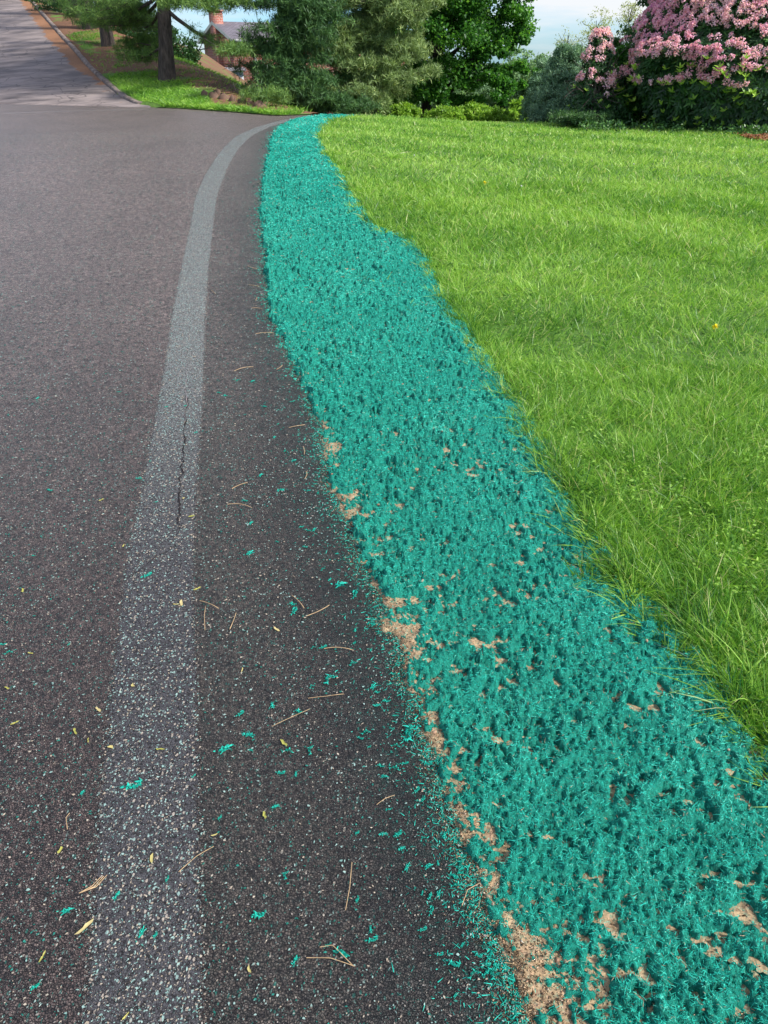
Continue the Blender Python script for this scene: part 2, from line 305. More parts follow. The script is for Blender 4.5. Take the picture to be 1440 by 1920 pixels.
# ------------------------------------------------------------ surface heights of road, soil and mulch
def asph(x,y):
    f1,f2,_=worley(x*125,y*125,3);a=np.clip((f2-f1)*1.7,0,1);n=fbm(x*60,y*60,3,5)
    return np.clip(a*.75+n*.5-.12,0,1)
def off(x,y): return x-(BL(y)+BR(y))/2
def road_z(x,y): return terr(x,y)+.004+.0022*asph(x,y)
def sedge(x,y): return x-ME(y)+.045*(fbm(x*9,y*9,3,40)-.5)*2+.02*(vn(x*40,y*40,41)-.5)
def soil_z(x,y):
    a=sedge(x,y);b=GE(y)-x
    z=terr(x,y)-.026+.036*ss(-.06,.02,a)+.020*ss(.05,.5,a)*ss(-.1,.3,b)
    z=z-.10*ss(.03,-.20,b)
    return z+.016*(fbm(x*9,y*9,4,50)-.5)+.010*(fbm(x*80,y*80,3,51)-.5)
def mulch_th(x,y):
    a=sedge(x,y)
    wx=x+.02*(vn(x*22,y*22,64)-.5);wy=y+.02*(vn(x*22,y*22,65)-.5)
    cov=fbm(x*6,y*6,3,60);med=fbm(wx*30,wy*27,3,61);f1,f2,_=worley(wx*50,wy*44,66);cl=1-np.clip(f1*1.25,0,1)
    f3,f4,_=worley((x+.35*(wx-x))*125,(y+.35*(wy-y))*112,67);c2=(1-np.clip(f3*1.25,0,1))**.7;fi=fbm(x*210,y*180,2,63)
    far=1+.5*ss(2.,8.,y)
    sw=fbm(x*3.1,y*4.0,3,75);f5,f6,id5=worley(wx*23+1.1*med,wy*36+.8*cl,71);pit=ss(.50,.15,f5)*(id5>.62)*(.5+id5)
    f7,f8,id7=worley(wx*60,wy*84,72);pit2=ss(.52,.2,f7)*(id7>.55);g2=fbm(x*70,y*115,3,76)
    am=.35+1.3*ss(.35,.65,fbm(x*7,y*9,3,78))
    th=.0105-.017*pit*far*am-.0085*pit2+.012*(cov-.5)+.018*(sw-.5)+.034*far*am*(med-.47)+.008*far*(cl-.42)+.010*(c2-.5)+.020*(g2-.5)+.013*(fi-.5)
    near=ss(6.5,1.,y)
    th=th-near*.0145*ss(.13,.02,a)*ss(.28,.62,fbm(x*11,y*7,3,73)+.15*ss(2.2,.8,y))-near*.003*ss(.40,.1,a)-.03*ss(.02,-.03,a)+.006*ss(1.5,5.,y)
    bb=GE(y)-x; th=th-.05*ss(.0,-.22,bb)
    return np.maximum(th,-.02)
def mulch_z(x,y): return soil_z(x,y)+.003+mulch_th(x,y)

# ------------------------------------------------------------ the setting
def nonuni(a,b,n,p): 
    t=np.linspace(-1,1,n);return a+(b-a)*(np.sign(t)*np.abs(t)**p*.5+.5)
xs=np.concatenate([[-400,-200,-120,-80,-60,-45],np.arange(-34,30,.5),[30,36,45,60,80,120,200,400]])
ys=np.concatenate([[-40,-15,-8,-4],np.arange(-2,50,.5),[50,55,62,72,90,120,180,300,600,900]])
X,Y=np.meshgrid(xs,ys);Z=terr(X,Y)-.05;Z-=.10*((X<2)&(Y<30)&(X>-30))*ss(.4,-.4,dfar(X,Y))
gm,nt,b=mat('ground_grass_and_soil');g=G(nt);P=g.obj();f=g.noise(P,.7,5);f2=g.noise(P,9.,4)
c=g.mix(g.ramp(f,[(.4,0.),(.6,1.)]),(.030,.075,.014),(.055,.11,.020));c=g.mix(g.math('MULTIPLY',f2,.5),c,(.05,.045,.02));nt.links.new(c,b.inputs['Base Color']);b.inputs['Roughness'].default_value=.95
tag(mk('ground',np.c_[X.ravel(),Y.ravel(),Z.ravel()],grid(len(ys),len(xs)),gm,smooth=True),kind='structure')

def rowsY(a,b,d0=.0036):
    y=[a]
    while y[-1]<b: y.append(y[-1]+min(d0*(1+max(0,y[-1]/1.7)**1.55),.07))
    return np.array(y)
# road
ry=rowsY(.2,23.5,.0042);ncol=420
u=np.linspace(0,1,ncol)
Lx=-(1.0+.95*ry);Rx=np.where(ry<17,ME(ry)+.10,ME(17)+.1+(ry-17)*3.0)
RX=Lx[:,None]+(Rx-Lx)[:,None]*u[None]**1.0;RY=np.repeat(ry[:,None],ncol,1)
H=asph(RX,RY);RZ=terr(RX,RY)+.004+.0022*H
fr=dfar(RX,RY);RZ=RZ-np.clip(fr-.05,0,1)*.8
teal=ss(.30,.0,ME(RY)-RX)*.42*(RX>BR(RY))+.08*(RX>BR(RY))+.05*ss(5,14,RY)
road=mk('road',np.c_[RX.ravel(),RY.ravel(),RZ.ravel()],grid(len(ry),ncol),M['asphalt'],smooth=True,attrs={'off':off(RX,RY).ravel(),'hgt':H.ravel(),'teal':teal.ravel(),'seal':(ss(.45,.10,ME(RY)-RX)*.8*(1-.6*ss(3,9,RY))).ravel(),'far_sheen':((.12+.88*ss(.9,7.,RY))*(1-.28*(RX>BR(RY)))*(.75+.5*fbm(RX*1.3,RY*.8,3,99))).ravel()})  # last attribute grows with distance and carries the painted sky sheen
tag(road,kind='structure')
# the part of the road behind and beside the viewer
X,Y=np.meshgrid(np.linspace(-14,1.2,60),np.linspace(-4,.2,20));k=X.ravel()
tag(mk('road',np.c_[k,Y.ravel(),terr(k,Y.ravel())+.004],grid(20,60),M['asphalt'],attrs={'off':off(k,Y.ravel()),'hgt':k*0+.5,'teal':k*0,'far_sheen':k*0}),kind='structure')
X,Y=np.meshgrid(np.linspace(-1,0,20),np.linspace(.2,24,160));X=-(1.0+.95*Y)+X*12
k=X.ravel();q=Y.ravel();tag(mk('road',np.c_[k,q,terr(k,q)+.003-np.clip(dfar(k,q),0,1)*.8],grid(160,20),M['asphalt'],attrs={'off':off(k,q),'hgt':k*0+.7,'teal':k*0,'far_sheen':.12+.88*ss(.9,7.,q)}),kind='structure')
# the pale sprayed line: a thin film draped over the stones
ly=rowsY(.1,19.,.004);nc=74;uu=np.linspace(-.12,1.12,nc);A=BL(ly)[:,None];B=BR(ly)[:,None]
LX=A+(B-A)*uu[None];LY=np.repeat(ly[:,None],nc,1);H=asph(LX,LY);LZ=terr(LX,LY)+.0056+.0022*H
e=np.minimum(uu+.11,1.11-uu)/.34;e=np.clip(e,0,1)[None]*np.ones_like(LX)
fade=ss(1.5,5.0,LY)*.85
tag(mk('painted_line',np.c_[LX.ravel(),LY.ravel(),LZ.ravel()],grid(len(ly),nc),M['line'],smooth=True,attrs={'edge':e.ravel(),'hgt':H.ravel(),'fade':fade.ravel(),'side':(uu[None]*np.ones_like(LX)).ravel()}),kind='structure')
# faint second line on the far side of the road
lm,nt,b=mat('faint_line');g=G(nt);b.inputs['Base Color'].default_value=(.30,.29,.30,1);nt.links.new(g.math('MULTIPLY',g.ramp(g.noise(g.obj(),30.,4),[(.4,.1),(.6,.5)]),g.attr('edge')),b.inputs['Alpha'])
p=np.array([(-12.5,14.5),(-11,15.4),(-9.3,16.6),(-7.9,17.9),(-6.6,18.8),(-5.4,19.3)]);s=np.linspace(0,5,60);cx=np.interp(s,range(6),p[:,0]);cy=np.interp(s,range(6),p[:,1])
VX=np.stack([cx+o*.4 for o in(-.3,0,.3)],1);VY=np.stack([cy+o for o in(-.35,0,.35)],1)
tag(mk('faint_painted_line',np.c_[VX.ravel(),VY.ravel(),(terr(VX,VY)+.012).ravel()],grid(60,3),lm,attrs={'edge':np.tile([0,1,0],60)}),kind='structure')
# crack down the pale line
pk=[(352,655),(350,720),(349,790),(344,860),(340,910),(338,960),(333,1005)]
pts=np.array([gnd(*q) for q in pk]);s=np.linspace(0,len(pk)-1,260);cx=np.interp(s,range(len(pk)),pts[:,0])+.028*(fbm(s*5,s*0,4,5)-.5);cy=np.interp(s,range(len(pk)),pts[:,1])
wd=.0007+.0085*np.clip(fbm(s*16,s*0+3,3,6)-.30,0,1)*ss(0,1.5,s)*ss(6.,5.3,s)
VX=np.stack([cx-wd,cx+wd],1);VY=np.stack([cy,cy],1)
cm=flat('crack_shadow_tar',(.014,.011,.012),.9,.3,80);i0=62;VZ=terr(VX,VY)+.0102
tag(mk('road_crack',np.c_[VX[i0:].ravel(),VY[i0:].ravel(),VZ[i0:].ravel()],grid(260-i0,2),cm),kind='structure')
pm_=flat('pale_crack_dust',(.27,.23,.23),.9,.5,60);k=slice(0,i0+25);VX=np.stack([cx-.0030-wd*.25,cx-.0030+wd*.45],1)
tag(mk('pale_crack_dust',np.c_[VX[k].ravel(),VY[k].ravel(),(VZ[k]+.0006).ravel()],grid(i0+25,2),pm_),kind='structure')
# scar across the line at the crack's foot
pk=[(236,1092),(262,1075),(290,1050),(315,1038),(333,1025),(345,1010)];pts=np.array([gnd(*q) for q in pk]);s=np.linspace(0,5,120);cx=np.interp(s,range(6),pts[:,0]);cy=np.interp(s,range(6),pts[:,1])+.012*(fbm(s*8,s*0,3,9)-.5)
wd=.001+.010*np.clip(fbm(s*11,s*0+3,3,16)-.35,0,1)*ss(0,.6,s)*ss(5,4.3,s)
tag(mk('road_scar',np.c_[np.stack([cx,cx],1).ravel(),np.stack([cy-wd,cy+wd],1).ravel(),(terr(np.stack([cx,cx],1),np.stack([cy,cy],1))+.0102).ravel()],grid(120,2),cm),kind='structure')

# soil verge under the mulch
sy=rowsY(.2,17.0,.005);nc=230
A=(ME(sy)-.14)[:,None];B=(GE(sy)+.55)[:,None];SX=A+(B-A)*np.linspace(0,1,nc)[None];SY=np.repeat(sy[:,None],nc,1)
tag(mk('soil_verge',np.c_[SX.ravel(),SY.ravel(),soil_z(SX,SY).ravel()],grid(len(sy),nc),M['soil'],smooth=True),kind='structure')
# mulch blanket
my=np.array(rowsY(.25,2.6,.0038).tolist()+np.arange(2.612,8,.0115).tolist()+np.arange(8.,17.,.018).tolist());nc=330;A=(ME(my)-.10)[:,None];B=(GE(my)+.22)[:,None]
MX=A+(B-A)*np.linspace(0,1,nc)[None];MY=np.repeat(my[:,None],nc,1);th=mulch_th(MX,MY)
jx=.004*(fbm(MX*110,MY*110,2,70)-.5);MZ=soil_z(MX,MY)+.003+th
tag(mk('hydroseed_mulch',np.c_[(MX+jx).ravel(),MY.ravel(),MZ.ravel()],grid(len(my),nc),M['mulch'],smooth=False,attrs={'hgt':th.ravel()}),'teal green sprayed hydroseed mulch laid in a strip between road and lawn','mulch',kind='stuff')

# ------------------------------------------------------------ mulch fibres
def sample_strip(n,y0,y1,fa,fb,pw=1.0):
    y=y0*(y1/y0)**(rng.random(n)**pw);A=fa(y);B=fb(y);x=A+(B-A)*rng.random(n);return x,y
def fpx(y): return np.sqrt(y*y+2.2)/740.
x,y=sample_strip(380000,.45,17.,lambda y:ME(y)-.05,lambda y:GE(y)+.12)
t=mulch_th(x,y);k=(t>.0045+.006*rng.normal(size=len(x)))|(rng.random(len(x))<.34)*(sedge(x,y)>-.05);x,y,t=x[k],y[k],t[k];n=len(x)
d=rdir(n);d[:,2]=np.abs(d[:,2])*.35+.02;Lf=(.003+.009*rng.random(n)**2)*(1+.10*y);Wf=np.maximum(.0010,.42*fpx(y))*(.6+.8*rng.random(n))
V,F,m=blades(np.c_[x,y,mulch_z(x,y)+.001+rng.random(n)*.004],d,Lf,Wf,rng.normal(.1,.35,n),2,.3)
tanf=rng.random(n)<.035;rv=np.clip(rng.normal(.47,.24,n)+.75*(fbm(x*3.5,y*3.5,3,79)-.5)+.25*(t/.03-.35),0,1);rv=np.where(tanf,.97+.03*rng.random(n),np.minimum(rv,.93))
tag(mk('mulch_fibres',V,F,M['fibre'],attrs={'rnd':np.repeat(rv,m)}),'wispy teal paper fibres matted all over the sprayed verge strip','fibres',kind='stuff')
# crumbs of soil and grit lying where the soil is bare
n=60000;y=.5*(9/.5)**rng.random(n);a_=np.where(rng.random(n)<.6,np.abs(rng.normal(0,.11,n))-.02,rng.random(n)*(GE(y)-ME(y)));x=ME(y)+a_;t=mulch_th(x,y);k=(t<.003)&(sedge(x,y)>-.05);x,y=x[k],y[k];n=len(x)
Pc=np.c_[x,y,soil_z(x,y)+.0005];sz=(.0010+.0030*rng.random(n)**3)*(1+.06*y);tv=rdir(n*4).reshape(n,4,3)*sz[:,None,None];tv[:,:,2]=np.abs(tv[:,:,2])*.9;V=(Pc[:,None]+tv).reshape(-1,3);b=np.arange(n)[:,None]*4
tag(mk('soil_grit',V,np.concatenate([b+[0,1,2],b+[0,2,3],b+[0,3,1],b+[1,3,2]]),M['grit'],attrs={'rnd':np.repeat(rng.random(n),4)}),'crumbly grit and soil grains along the bare sandy edge of the mulch','grit',kind='stuff')
n=26000;y=.5*(9/.5)**rng.random(n);x=ME(y)+0;x=x-sedge(x,y);x=x-sedge(x,y)*.6+.02-np.abs(rng.normal(0,1,n))*.030;Pc=np.c_[x,y,np.maximum(road_z(x,y),soil_z(x,y))+.0008]
sz=(.0008+.0024*rng.random(n)**3)*(1+.08*y);tv=rdir(n*4).reshape(n,4,3)*sz[:,None,None];tv[:,:,2]=np.abs(tv[:,:,2])*.8;b=np.arange(n)[:,None]*4
tag(mk('sand_fringe',(Pc[:,None]+tv).reshape(-1,3),np.concatenate([b+[0,1,2],b+[0,2,3],b+[0,3,1],b+[1,3,2]]),M['grit'],attrs={'rnd':np.repeat(rng.random(n),4)}),'thin fringe of sand grains spilled from the verge onto the asphalt','sand',kind='stuff')
# fibre wisps thrown on the asphalt next to the strip
n=15000;y=.5*(17/.5)**rng.random(n);x=ME(y);x=x-sedge(x,y);x=x-sedge(x,y)*.6+.008-np.abs(rng.normal(0,1,n))*.028*(1+1.6*(rng.random(n)<.3));
k=rng.random(n)<.85;x,y=x[k],y[k];n=len(x);d=rdir(n);d[:,2]=np.abs(d[:,2])*.12
V,F,m=blades(np.c_[x,y,road_z(x,y)+.0015],d,(.004+.012*rng.random(n)**2)*(1+.06*y),np.maximum(.0014,.5*fpx(y))*(.6+rng.random(n)),rng.normal(0,.3,n)*.5,2,.3)
V[:,2]=np.maximum(V[:,2],terr(V[:,0],V[:,1])+.006)
tag(mk('stray_fibres',V,F,M['fibre'],attrs={'rnd':np.repeat(rng.random(n)*.75,m)}),'stray teal fibres scattered on the asphalt beside the mulch edge','fibres',kind='stuff')
# flecks on the asphalt (thin scraps)
n=260000;y=.45*(13/.45)**rng.random(n)**.85;x=-(.65+.62*y)+(ME(y)+.65+.62*y)*rng.random(n)
inb=(x>BL(y))&(x<BR(y));k=(rng.random(n)<np.where(inb,.62,(.50*fbm(x*2.2,y*2.2,3,57)+.12)*(.55+.45*ss(1.,2.6,y))))&(y+.5*x<14.5)&(dfar(x,y)<-1);x,y,inb=x[k],y[k],inb[k];n=len(x)
P=np.c_[x,y,terr(x,y)+.0068+.0006*y];ang=rng.normal(.75,.7,n);D=np.c_[np.cos(ang),np.sin(ang),np.zeros(n)];S=np.c_[-np.sin(ang),np.cos(ang),np.zeros(n)]
Lf=(.0006+.0023*rng.random(n)**3.5)*(1+.34*y);Wf=Lf*(.30+.35*rng.random(n))
j=lambda:(.6+.8*rng.random(n))[:,None]
V=np.stack([P-D*Lf[:,None]*j(),P+S*Wf[:,None]*j()-D*Lf[:,None]*.3,P+D*Lf[:,None]*.4+S*Wf[:,None]*j(),P+D*Lf[:,None]*j(),P-S*Wf[:,None]*j()+D*Lf[:,None]*.2],1)
V[:,:,2]+=rng.random((n,5))*.0022;b=np.arange(n)[:,None]*5;F=[b+[0,4,1],np.concatenate([b+[1,4,3,2]])]
rv=np.where(inb,.42+.58*rng.random(n)**.8,np.where(rng.random(n)<.32,rng.random(n)*.42,.44+.56*rng.random(n)))
tag(mk('spray_flecks',V.reshape(-1,3),F,M['fleck'],attrs={'rnd':np.repeat(rv,5)}),'tiny pale mint and teal mulch flecks sprinkled over the asphalt','flecks',kind='stuff')

# ------------------------------------------------------------ lawn
def lawn_pts(n,y0,y1,xmax):
    y=y0*(y1/y0)**rng.random(n);A=GE(y)-.03;x=A+(xmax(y)-A)*rng.random(n);return x,y
def back(x): return 17.8-0*x
xm=lambda y:2.3+.74*y
xs_=[];ys_=[]
for n,y0,y1 in((48000,-.3,.9),(215000,.9,4.),(215000,4.,9.),(260000,9.,17.6)):
    y=np.sqrt(y0**2+(y1**2-y0**2)*rng.random(n)) if y0>3 else y0+(y1-y0)*rng.random(n)**1.05
    A=GE(y)-.03;x=A+(xm(y)-A)*rng.random(n);xs_.append(x);ys_.append(y)
x=np.concatenate(xs_);y=np.concatenate(ys_)
b=x-GE(y)+.15*(fbm(x*6,y*6,3,80)-.5)*2+.03*(vn(x*25,y*25,89)-.5);k=b>0
x,y,b=x[k],y[k],b[k];n=len(x)
tuft=fbm(x*7,y*7,3,81);pat=fbm(x*1.1,y*1.1,3,82);mow=.5+.5*np.sin((x*.55+y)*3.1+2*fbm(x*.5,y*.5,2,83))
cl=fbm(x*22,y*22,2,84)
Lg=(.035+.085*rng.random(n)**1.3)*(.4+1.2*tuft)*(1+.30*ss(.4,.0,b))*(1-.32*ss(6,15,y))
Wg=np.maximum(.0040,.72*fpx(y))*(.45+1.0*rng.random(n)**1.5)
lean=np.c_[fbm(x*3,y*3,2,85)-.5,fbm(x*3,y*3,2,86)-.5]*1.2
D=np.c_[rng.normal(0,.60,n)+lean[:,0]-.22*ss(.2,0,b),rng.normal(0,.60,n)+lean[:,1],.75+.6*rng.random(n)]
# dense ragged clumps along the mulch edge
ct=150;cy_=1.1*(15/1.1)**rng.random(ct);cx_=GE(cy_)+rng.normal(.02,.05,ct);q=np.repeat(np.arange(ct),110);mq=len(q);ra_=rng.normal(0,.028,(mq,2));ex=cx_[q]+ra_[:,0];ey=cy_[q]+ra_[:,1]
x=np.r_[x,ex];y=np.r_[y,ey];Lg=np.r_[Lg,(.05+.07*rng.random(mq))*(1-.4*ss(6,13,ey))*(.7+.6*rng.random(ct))[q]];Wg=np.r_[Wg,np.maximum(.0042,.7*fpx(ey))*(.6+.9*rng.random(mq))]
D=np.vstack([D,np.c_[ra_*14+rng.normal(0,.35,(mq,2)),.6+.5*rng.random(mq)]]);n=len(x);nb0=len(b);tq=rng.random(ct)[q]
V,F,m=blades(np.c_[x,y,soil_z(x,y)*0+terr(x,y)+.002],D,Lg,Wg,.6*rng.random(n)**1.5,3,.08)
yo=y[:nb0];rv=.30+.28*pat+.16*mow*ss(2,6,yo)+.30*(cl-.4)+rng.normal(0,.17,nb0)+.05*ss(2,9,yo);rv=np.clip(rv,.1,.93)
rv=np.where(rng.random(nb0)<.045,.97+.03*rng.random(nb0),rv)
st=ss(.07,.0,b)*rng.random(nb0);rv=np.where(st>.42,.12*rng.random(len(rv)),rv);rv=np.r_[rv,np.clip(.30+.40*tq+rng.normal(0,.13,mq),.05,.93)]
hm=np.repeat(rv,m)
tag(mk('lawn_grass',V,F,M['grass'],attrs={'rnd':hm}),'dense bright green lawn grass with longer blades along the mulch edge','grass',kind='stuff')
# clover and small weeds mixed into the turf
n=26000;y=1.+6*rng.random(n)**1.2;A=GE(y)+.05;x=A+(xm(y)-A)*rng.random(n);k=fbm(x*2.3,y*2.3,3,97)>.57;x,y=x[k],y[k];n=len(x)
V,F,m=leaves(np.c_[x,y,terr(x,y)+.03+.035*rng.random(n)],.010+.010*rng.random(n),.009+.008*rng.random(n),1.6,.15,unit(rdir(n)*[1,1,.35]))
tag(mk('clover_patches',V,F,M['grass'],attrs={'rnd':np.repeat(np.clip(.62+rng.normal(0,.12,n),0,.93),m)}),'small round-leaved clover and weeds mixed through the lawn grass','clover',kind='stuff')
# thatch sheet under the blades
X,Yv=np.meshgrid(np.linspace(0,1,160),rowsY(.3,19.,.02));Yv=Yv-1.3*(Yv<.35);A=GE(Yv)+.01;X=A+(xm(Yv)+3-A)*X
tm,nt,bb=mat('lawn_thatch');g=G(nt);P=g.obj();c=g.mix(g.ramp(g.noise(P,40.,4),[(.35,0.),(.65,1.)]),(.035,.085,.012),(.095,.19,.026));nt.links.new(c,bb.inputs['Base Color']);bb.inputs['Roughness'].default_value=1.
tag(mk('lawn',np.c_[X.ravel(),Yv.ravel(),(terr(X,Yv)+.006+.012*fbm(X*12,Yv*12,2,88)).ravel()],grid(X.shape[0],160),tm,smooth=True),kind='structure')

# ------------------------------------------------------------ bank, drive
xb=np.linspace(-34,-1.6,190);qb=np.concatenate([np.linspace(0,6,60),np.linspace(6.3,26,60)])
X,Q=np.meshgrid(xb,qb);Y=np.interp(X,EX,EY)+Q;Z=terr(X,Y)+.02+.05*ss(0,.3,Q)*ss(-1.6,-2.4,X)+.06*(fbm(X*2,Y*2,3,90)-.5)*ss(0,1,Q)
# drive outline: right edge from (-5.9,20) up to (-14.6,37)
def drx(y): return np.interp(y,[17,20.2,20.7,21.4,23,26,30,37,60],[-4.6,-5.6,-6.15,-6.6,-7.45,-9.0,-11.0,-14.4,-25])
ondrv=ss(.15,-.15,X-drx(Y));Z=Z-.16*ondrv
bm_,nt,bb=mat('bank_turf_and_needles');g=G(nt);P=g.obj();f=g.noise(P,.9,5,.6);litter=g.math('ADD',g.attr('litter'),g.math('MULTIPLY',g.math('SUBTRACT',f,.5),1.6))
lc=g.mix(g.noise(P,14.,5,.7),(.10,.042,.020),(.23,.115,.058));gc=g.mix(g.noise(P,8.,4),(.045,.12,.012),(.14,.25,.03))
c=g.mix(g.ramp(litter,[(.42,0.),(.58,1.)]),gc,lc);nt.links.new(c,bb.inputs['Base Color']);bb.inputs['Roughness'].default_value=.95;g.bump(g.noise(P,25.,4),.7,.04,bb)
def litt(x,y):
    q=dfar(x,y);r_=x-drx(y)
    l=.02+.74*ss(2.7,3.6,q-.30*(x+7))*ss(6.8,5.4,q-.5*(x+7))                      # needles under the pine row
    l=l+1.1*ss(-4.7,-3.7,x)*ss(.05,.6,q)                           # bare brown slope right of the nearest pine
    l=np.maximum(l,.62*ss(-1.9,-.7,(x+2.9)*.81+(y-21)*.585)*ss(.4,1.2,q))
    return np.maximum(l,ss(.55,.15,r_)*.9*ss(3.5,6,q))
tag(mk('grassy_bank',np.c_[X.ravel(),Y.ravel(),Z.ravel()],grid(*X.shape),bm_,smooth=True,attrs={'litter':litt(X,Y).ravel()}),kind='structure')
yy=np.concatenate([np.linspace(17.3,30,120),np.linspace(30.2,52,70)]);U=np.linspace(0,1,60);Xr=drx(yy)
X=Xr[:,None]-9*U[None]*(1+0*yy[:,None]);Y=np.repeat(yy[:,None],60,1);q=dfar(X,Y)
Z=terr(X,Y)+.035-.3*ss(.0,-.4,q)
dm,nt,bb=mat('worn_drive_asphalt');g=G(nt);P=g.obj();s_=g.noise(g.map(P,(.45,1.8,1),(0,0,.35)),1.6,6,.65);n2=g.noise(P,24.,4,.7)
c=g.mix(g.ramp(s_,[(.3,0.),(.47,.55),(.6,1.)]),(.060,.050,.050),(.31,.255,.24));c=g.mix(g.math('MULTIPLY',n2,.4),c,(.12,.10,.10))
v=g.n('TexVoronoi',feature='DISTANCE_TO_EDGE');v.inputs['Scale'].default_value=.75;nz_=g.n('TexNoise');nz_.inputs['Scale'].default_value=1.2;nt.links.new(P,nz_.inputs['Vector'])
va=g.n('VectorMath',operation='ADD');nt.links.new(P,va.inputs[0]);nt.links.new(nz_.outputs['Color'],va.inputs[1]);nt.links.new(va.outputs[0],v.inputs['Vector'])
c=g.mix(g.ramp(v.outputs['Distance'],[(.0,.8),(.012,0.)]),c,(.03,.025,.025))
e_=g.math('ADD',g.attr('edge'),g.math('MULTIPLY',g.math('SUBTRACT',g.noise(P,2.2,5,.7),.5),1.1));c=g.mix(g.ramp(e_,[(.45,0.),(.55,1.)]),c,g.mix(g.noise(P,22.,3),(.16,.065,.028),(.34,.17,.08)))
nt.links.new(c,bb.inputs['Base Color']);bb.inputs['Roughness'].default_value=.8;g.bump(n2,.4,.02,bb)
ed=ss(.9,.05,drx(Y)-X)*(.35+.5*ss(21.,27,Y))
tag(mk('driveway',np.c_[X.ravel(),Y.ravel(),Z.ravel()],grid(len(yy),60),dm,smooth=True,attrs={'edge':ed.ravel()}),kind='structure')
# weathered asphalt kerb along the drive
kerbm=flat('weathered_kerb',(.20,.16,.14),.9,.5,5.)
mb=MB();
ksegs=[(20.6,22.0),(22.15,24.6),(24.7,31),(31.1,42)]
for a_,b_ in ksegs:
    yk=np.linspace(a_,b_,int((b_-a_)/.15)+2);xk=drx(yk)+.10;n_=len(yk);pr=np.array([(-.07,-.1),(-.06,.035),(-.03,.055),(.04,.055),(.06,.03),(.09,-.1)])
    jz=.04*(fbm(yk*2,yk*0,3,91)-.5);V=np.stack([np.stack([xk+p_[0]*(.8+.5*vn(yk*3,yk*0+i,92)),yk+.4*p_[0],terr(xk,yk)+.03+p_[1]+jz],1) for i,p_ in enumerate(pr)],1)
    mb.add(V.reshape(-1,3),grid(n_,6));mb.add(V[0],np.array([[0,1,2,5],[5,2,3,4]]));mb.add(V[-1],np.array([[5,2,1,0],[4,3,2,5]]))
tag(mb.build('driveway_kerb',kerbm,smooth=True),'low broken weathered kerb along the right side of the steep drive','kerb')
# bank grass blades
n=80000;x=-11+9.2*rng.random(n);y=np.interp(x,EX,EY)+.04+9*rng.random(n)**1.3
k=(x>drx(y)+.25);x,y=x[k],y[k];L2=litt(x,y)+ (fbm(x*.9,y*.9,4,93)-.5)*1.6;k=(L2<.5)|(rng.random(len(x))<.10);x,y=x[k],y[k];n=len(x)
D=np.c_[rng.normal(0,.5,n),rng.normal(0,.5,n),np.ones(n)]
V,F,m=blades(np.c_[x,y,terr(x,y)+.03],D,.07+.12*rng.random(n),.012+.016*rng.random(n),.3+.3*rng.random(n),2,.1)
tag(mk('bank_grass',V,F,M['grass'],attrs={'rnd':np.repeat(np.clip(.53+.45*(fbm(x*1.5,y*1.5,3,94)-.4)+rng.normal(0,.12,n)-.15*ss(2,6,dfar(x,y)),.1,.93),m)}),'short sunlit grass growing on the bank beside the drive','grass',kind='stuff')

rng=np.random.default_rng(41)
# ------------------------------------------------------------ trees and shrubs
M['bark']=bark('grey_pine_bark',(.028,.020,.017),(.13,.10,.085));M['bark2']=bark('dark_bark',(.012,.010,.009),(.05,.040,.033))
M['pine']=leafmat('pine_needles',[(0.,(0.037,0.089,0.027)),(.5,(0.125,0.237,0.055)),(1.,(0.363,0.531,0.126))],.5,.2,.3)
M['pine2']=leafmat('soft_olive_needles',[(0.,(0.074,0.124,0.047)),(.5,(0.211,0.311,0.108)),(.95,(0.497,0.620,0.227)),(1.,(0.744,0.744,0.275))],.5,.2,.3)
M['pine3']=leafmat('dark_needles',[(0.,(0.022,0.055,0.023)),(.5,(0.062,0.148,0.046)),(1.,(0.168,0.310,0.081))],.5,.2,.3)
M['leaf']=leafmat('maple_leaf',[(0.,(0.023,0.093,0.021)),(.5,(0.070,0.214,0.032)),(.9,(0.199,0.443,0.056)),(1.,(0.373,0.629,0.116))],.45,.45,.4)
M['dleaf']=leafmat('dark_leaf',[(0.,(0.013,0.040,0.016)),(.6,(0.040,0.117,0.033)),(1.,(0.122,0.263,0.057))],.4,.25,.45)
M['bleaf']=leafmat('bright_shrub_leaf',[(0.,(.10,.21,.03)),(.5,(.24,.42,.05)),(1.,(.44,.60,.11))],.5,.4,.3)
M['pleaf']=leafmat('hazed_far_leaf',[(0.,(0.114,0.211,0.106)),(.5,(0.195,0.325,0.155)),(1.,(0.325,0.471,0.211))],.6,.3,.2)  # leaf green paled so the colour itself carries the distance haze
M['sleaf']=leafmat('hazed_sage_needles',[(0.,(0.085,0.168,0.108)),(.5,(0.213,0.363,0.218)),(1.,(0.424,0.635,0.350))],.5,.2,.3)  # sage green, lightened to paint in the haze over the conifers
M['yel']=leafmat('pale_yellow_leaf',[(0.,(.24,.30,.09)),(1.,(.50,.52,.22))],.5,.4,.3)
M['new']=leafmat('new_rhododendron_leaf',[(0.,(.20,.38,.04)),(1.,(.46,.66,.10))],.4,.3,.4)
M['pink']=leafmat('pink_petal',[(0.,(.60,.20,.42)),(.35,(.84,.46,.60)),(.8,(.90,.64,.73)),(1.,(.90,.70,.68))],.6,.3,.2)
M['dead']=leafmat('brown_dead_leaf',[(0.,(.12,.05,.025)),(.6,(.32,.14,.07)),(1.,(.50,.28,.16))],.7,.2,.2)
DP=lambda Y,z=0.:Y*math.cos(PITCH)-(z-CAM_H)*math.sin(PITCH)
def PX(u,Y,z=0.): return (u-720)/1387.*DP(Y,z)
def PZ(v,Y): return CAM_H+Y*math.tan(math.atan2(960-v,1387)-PITCH)
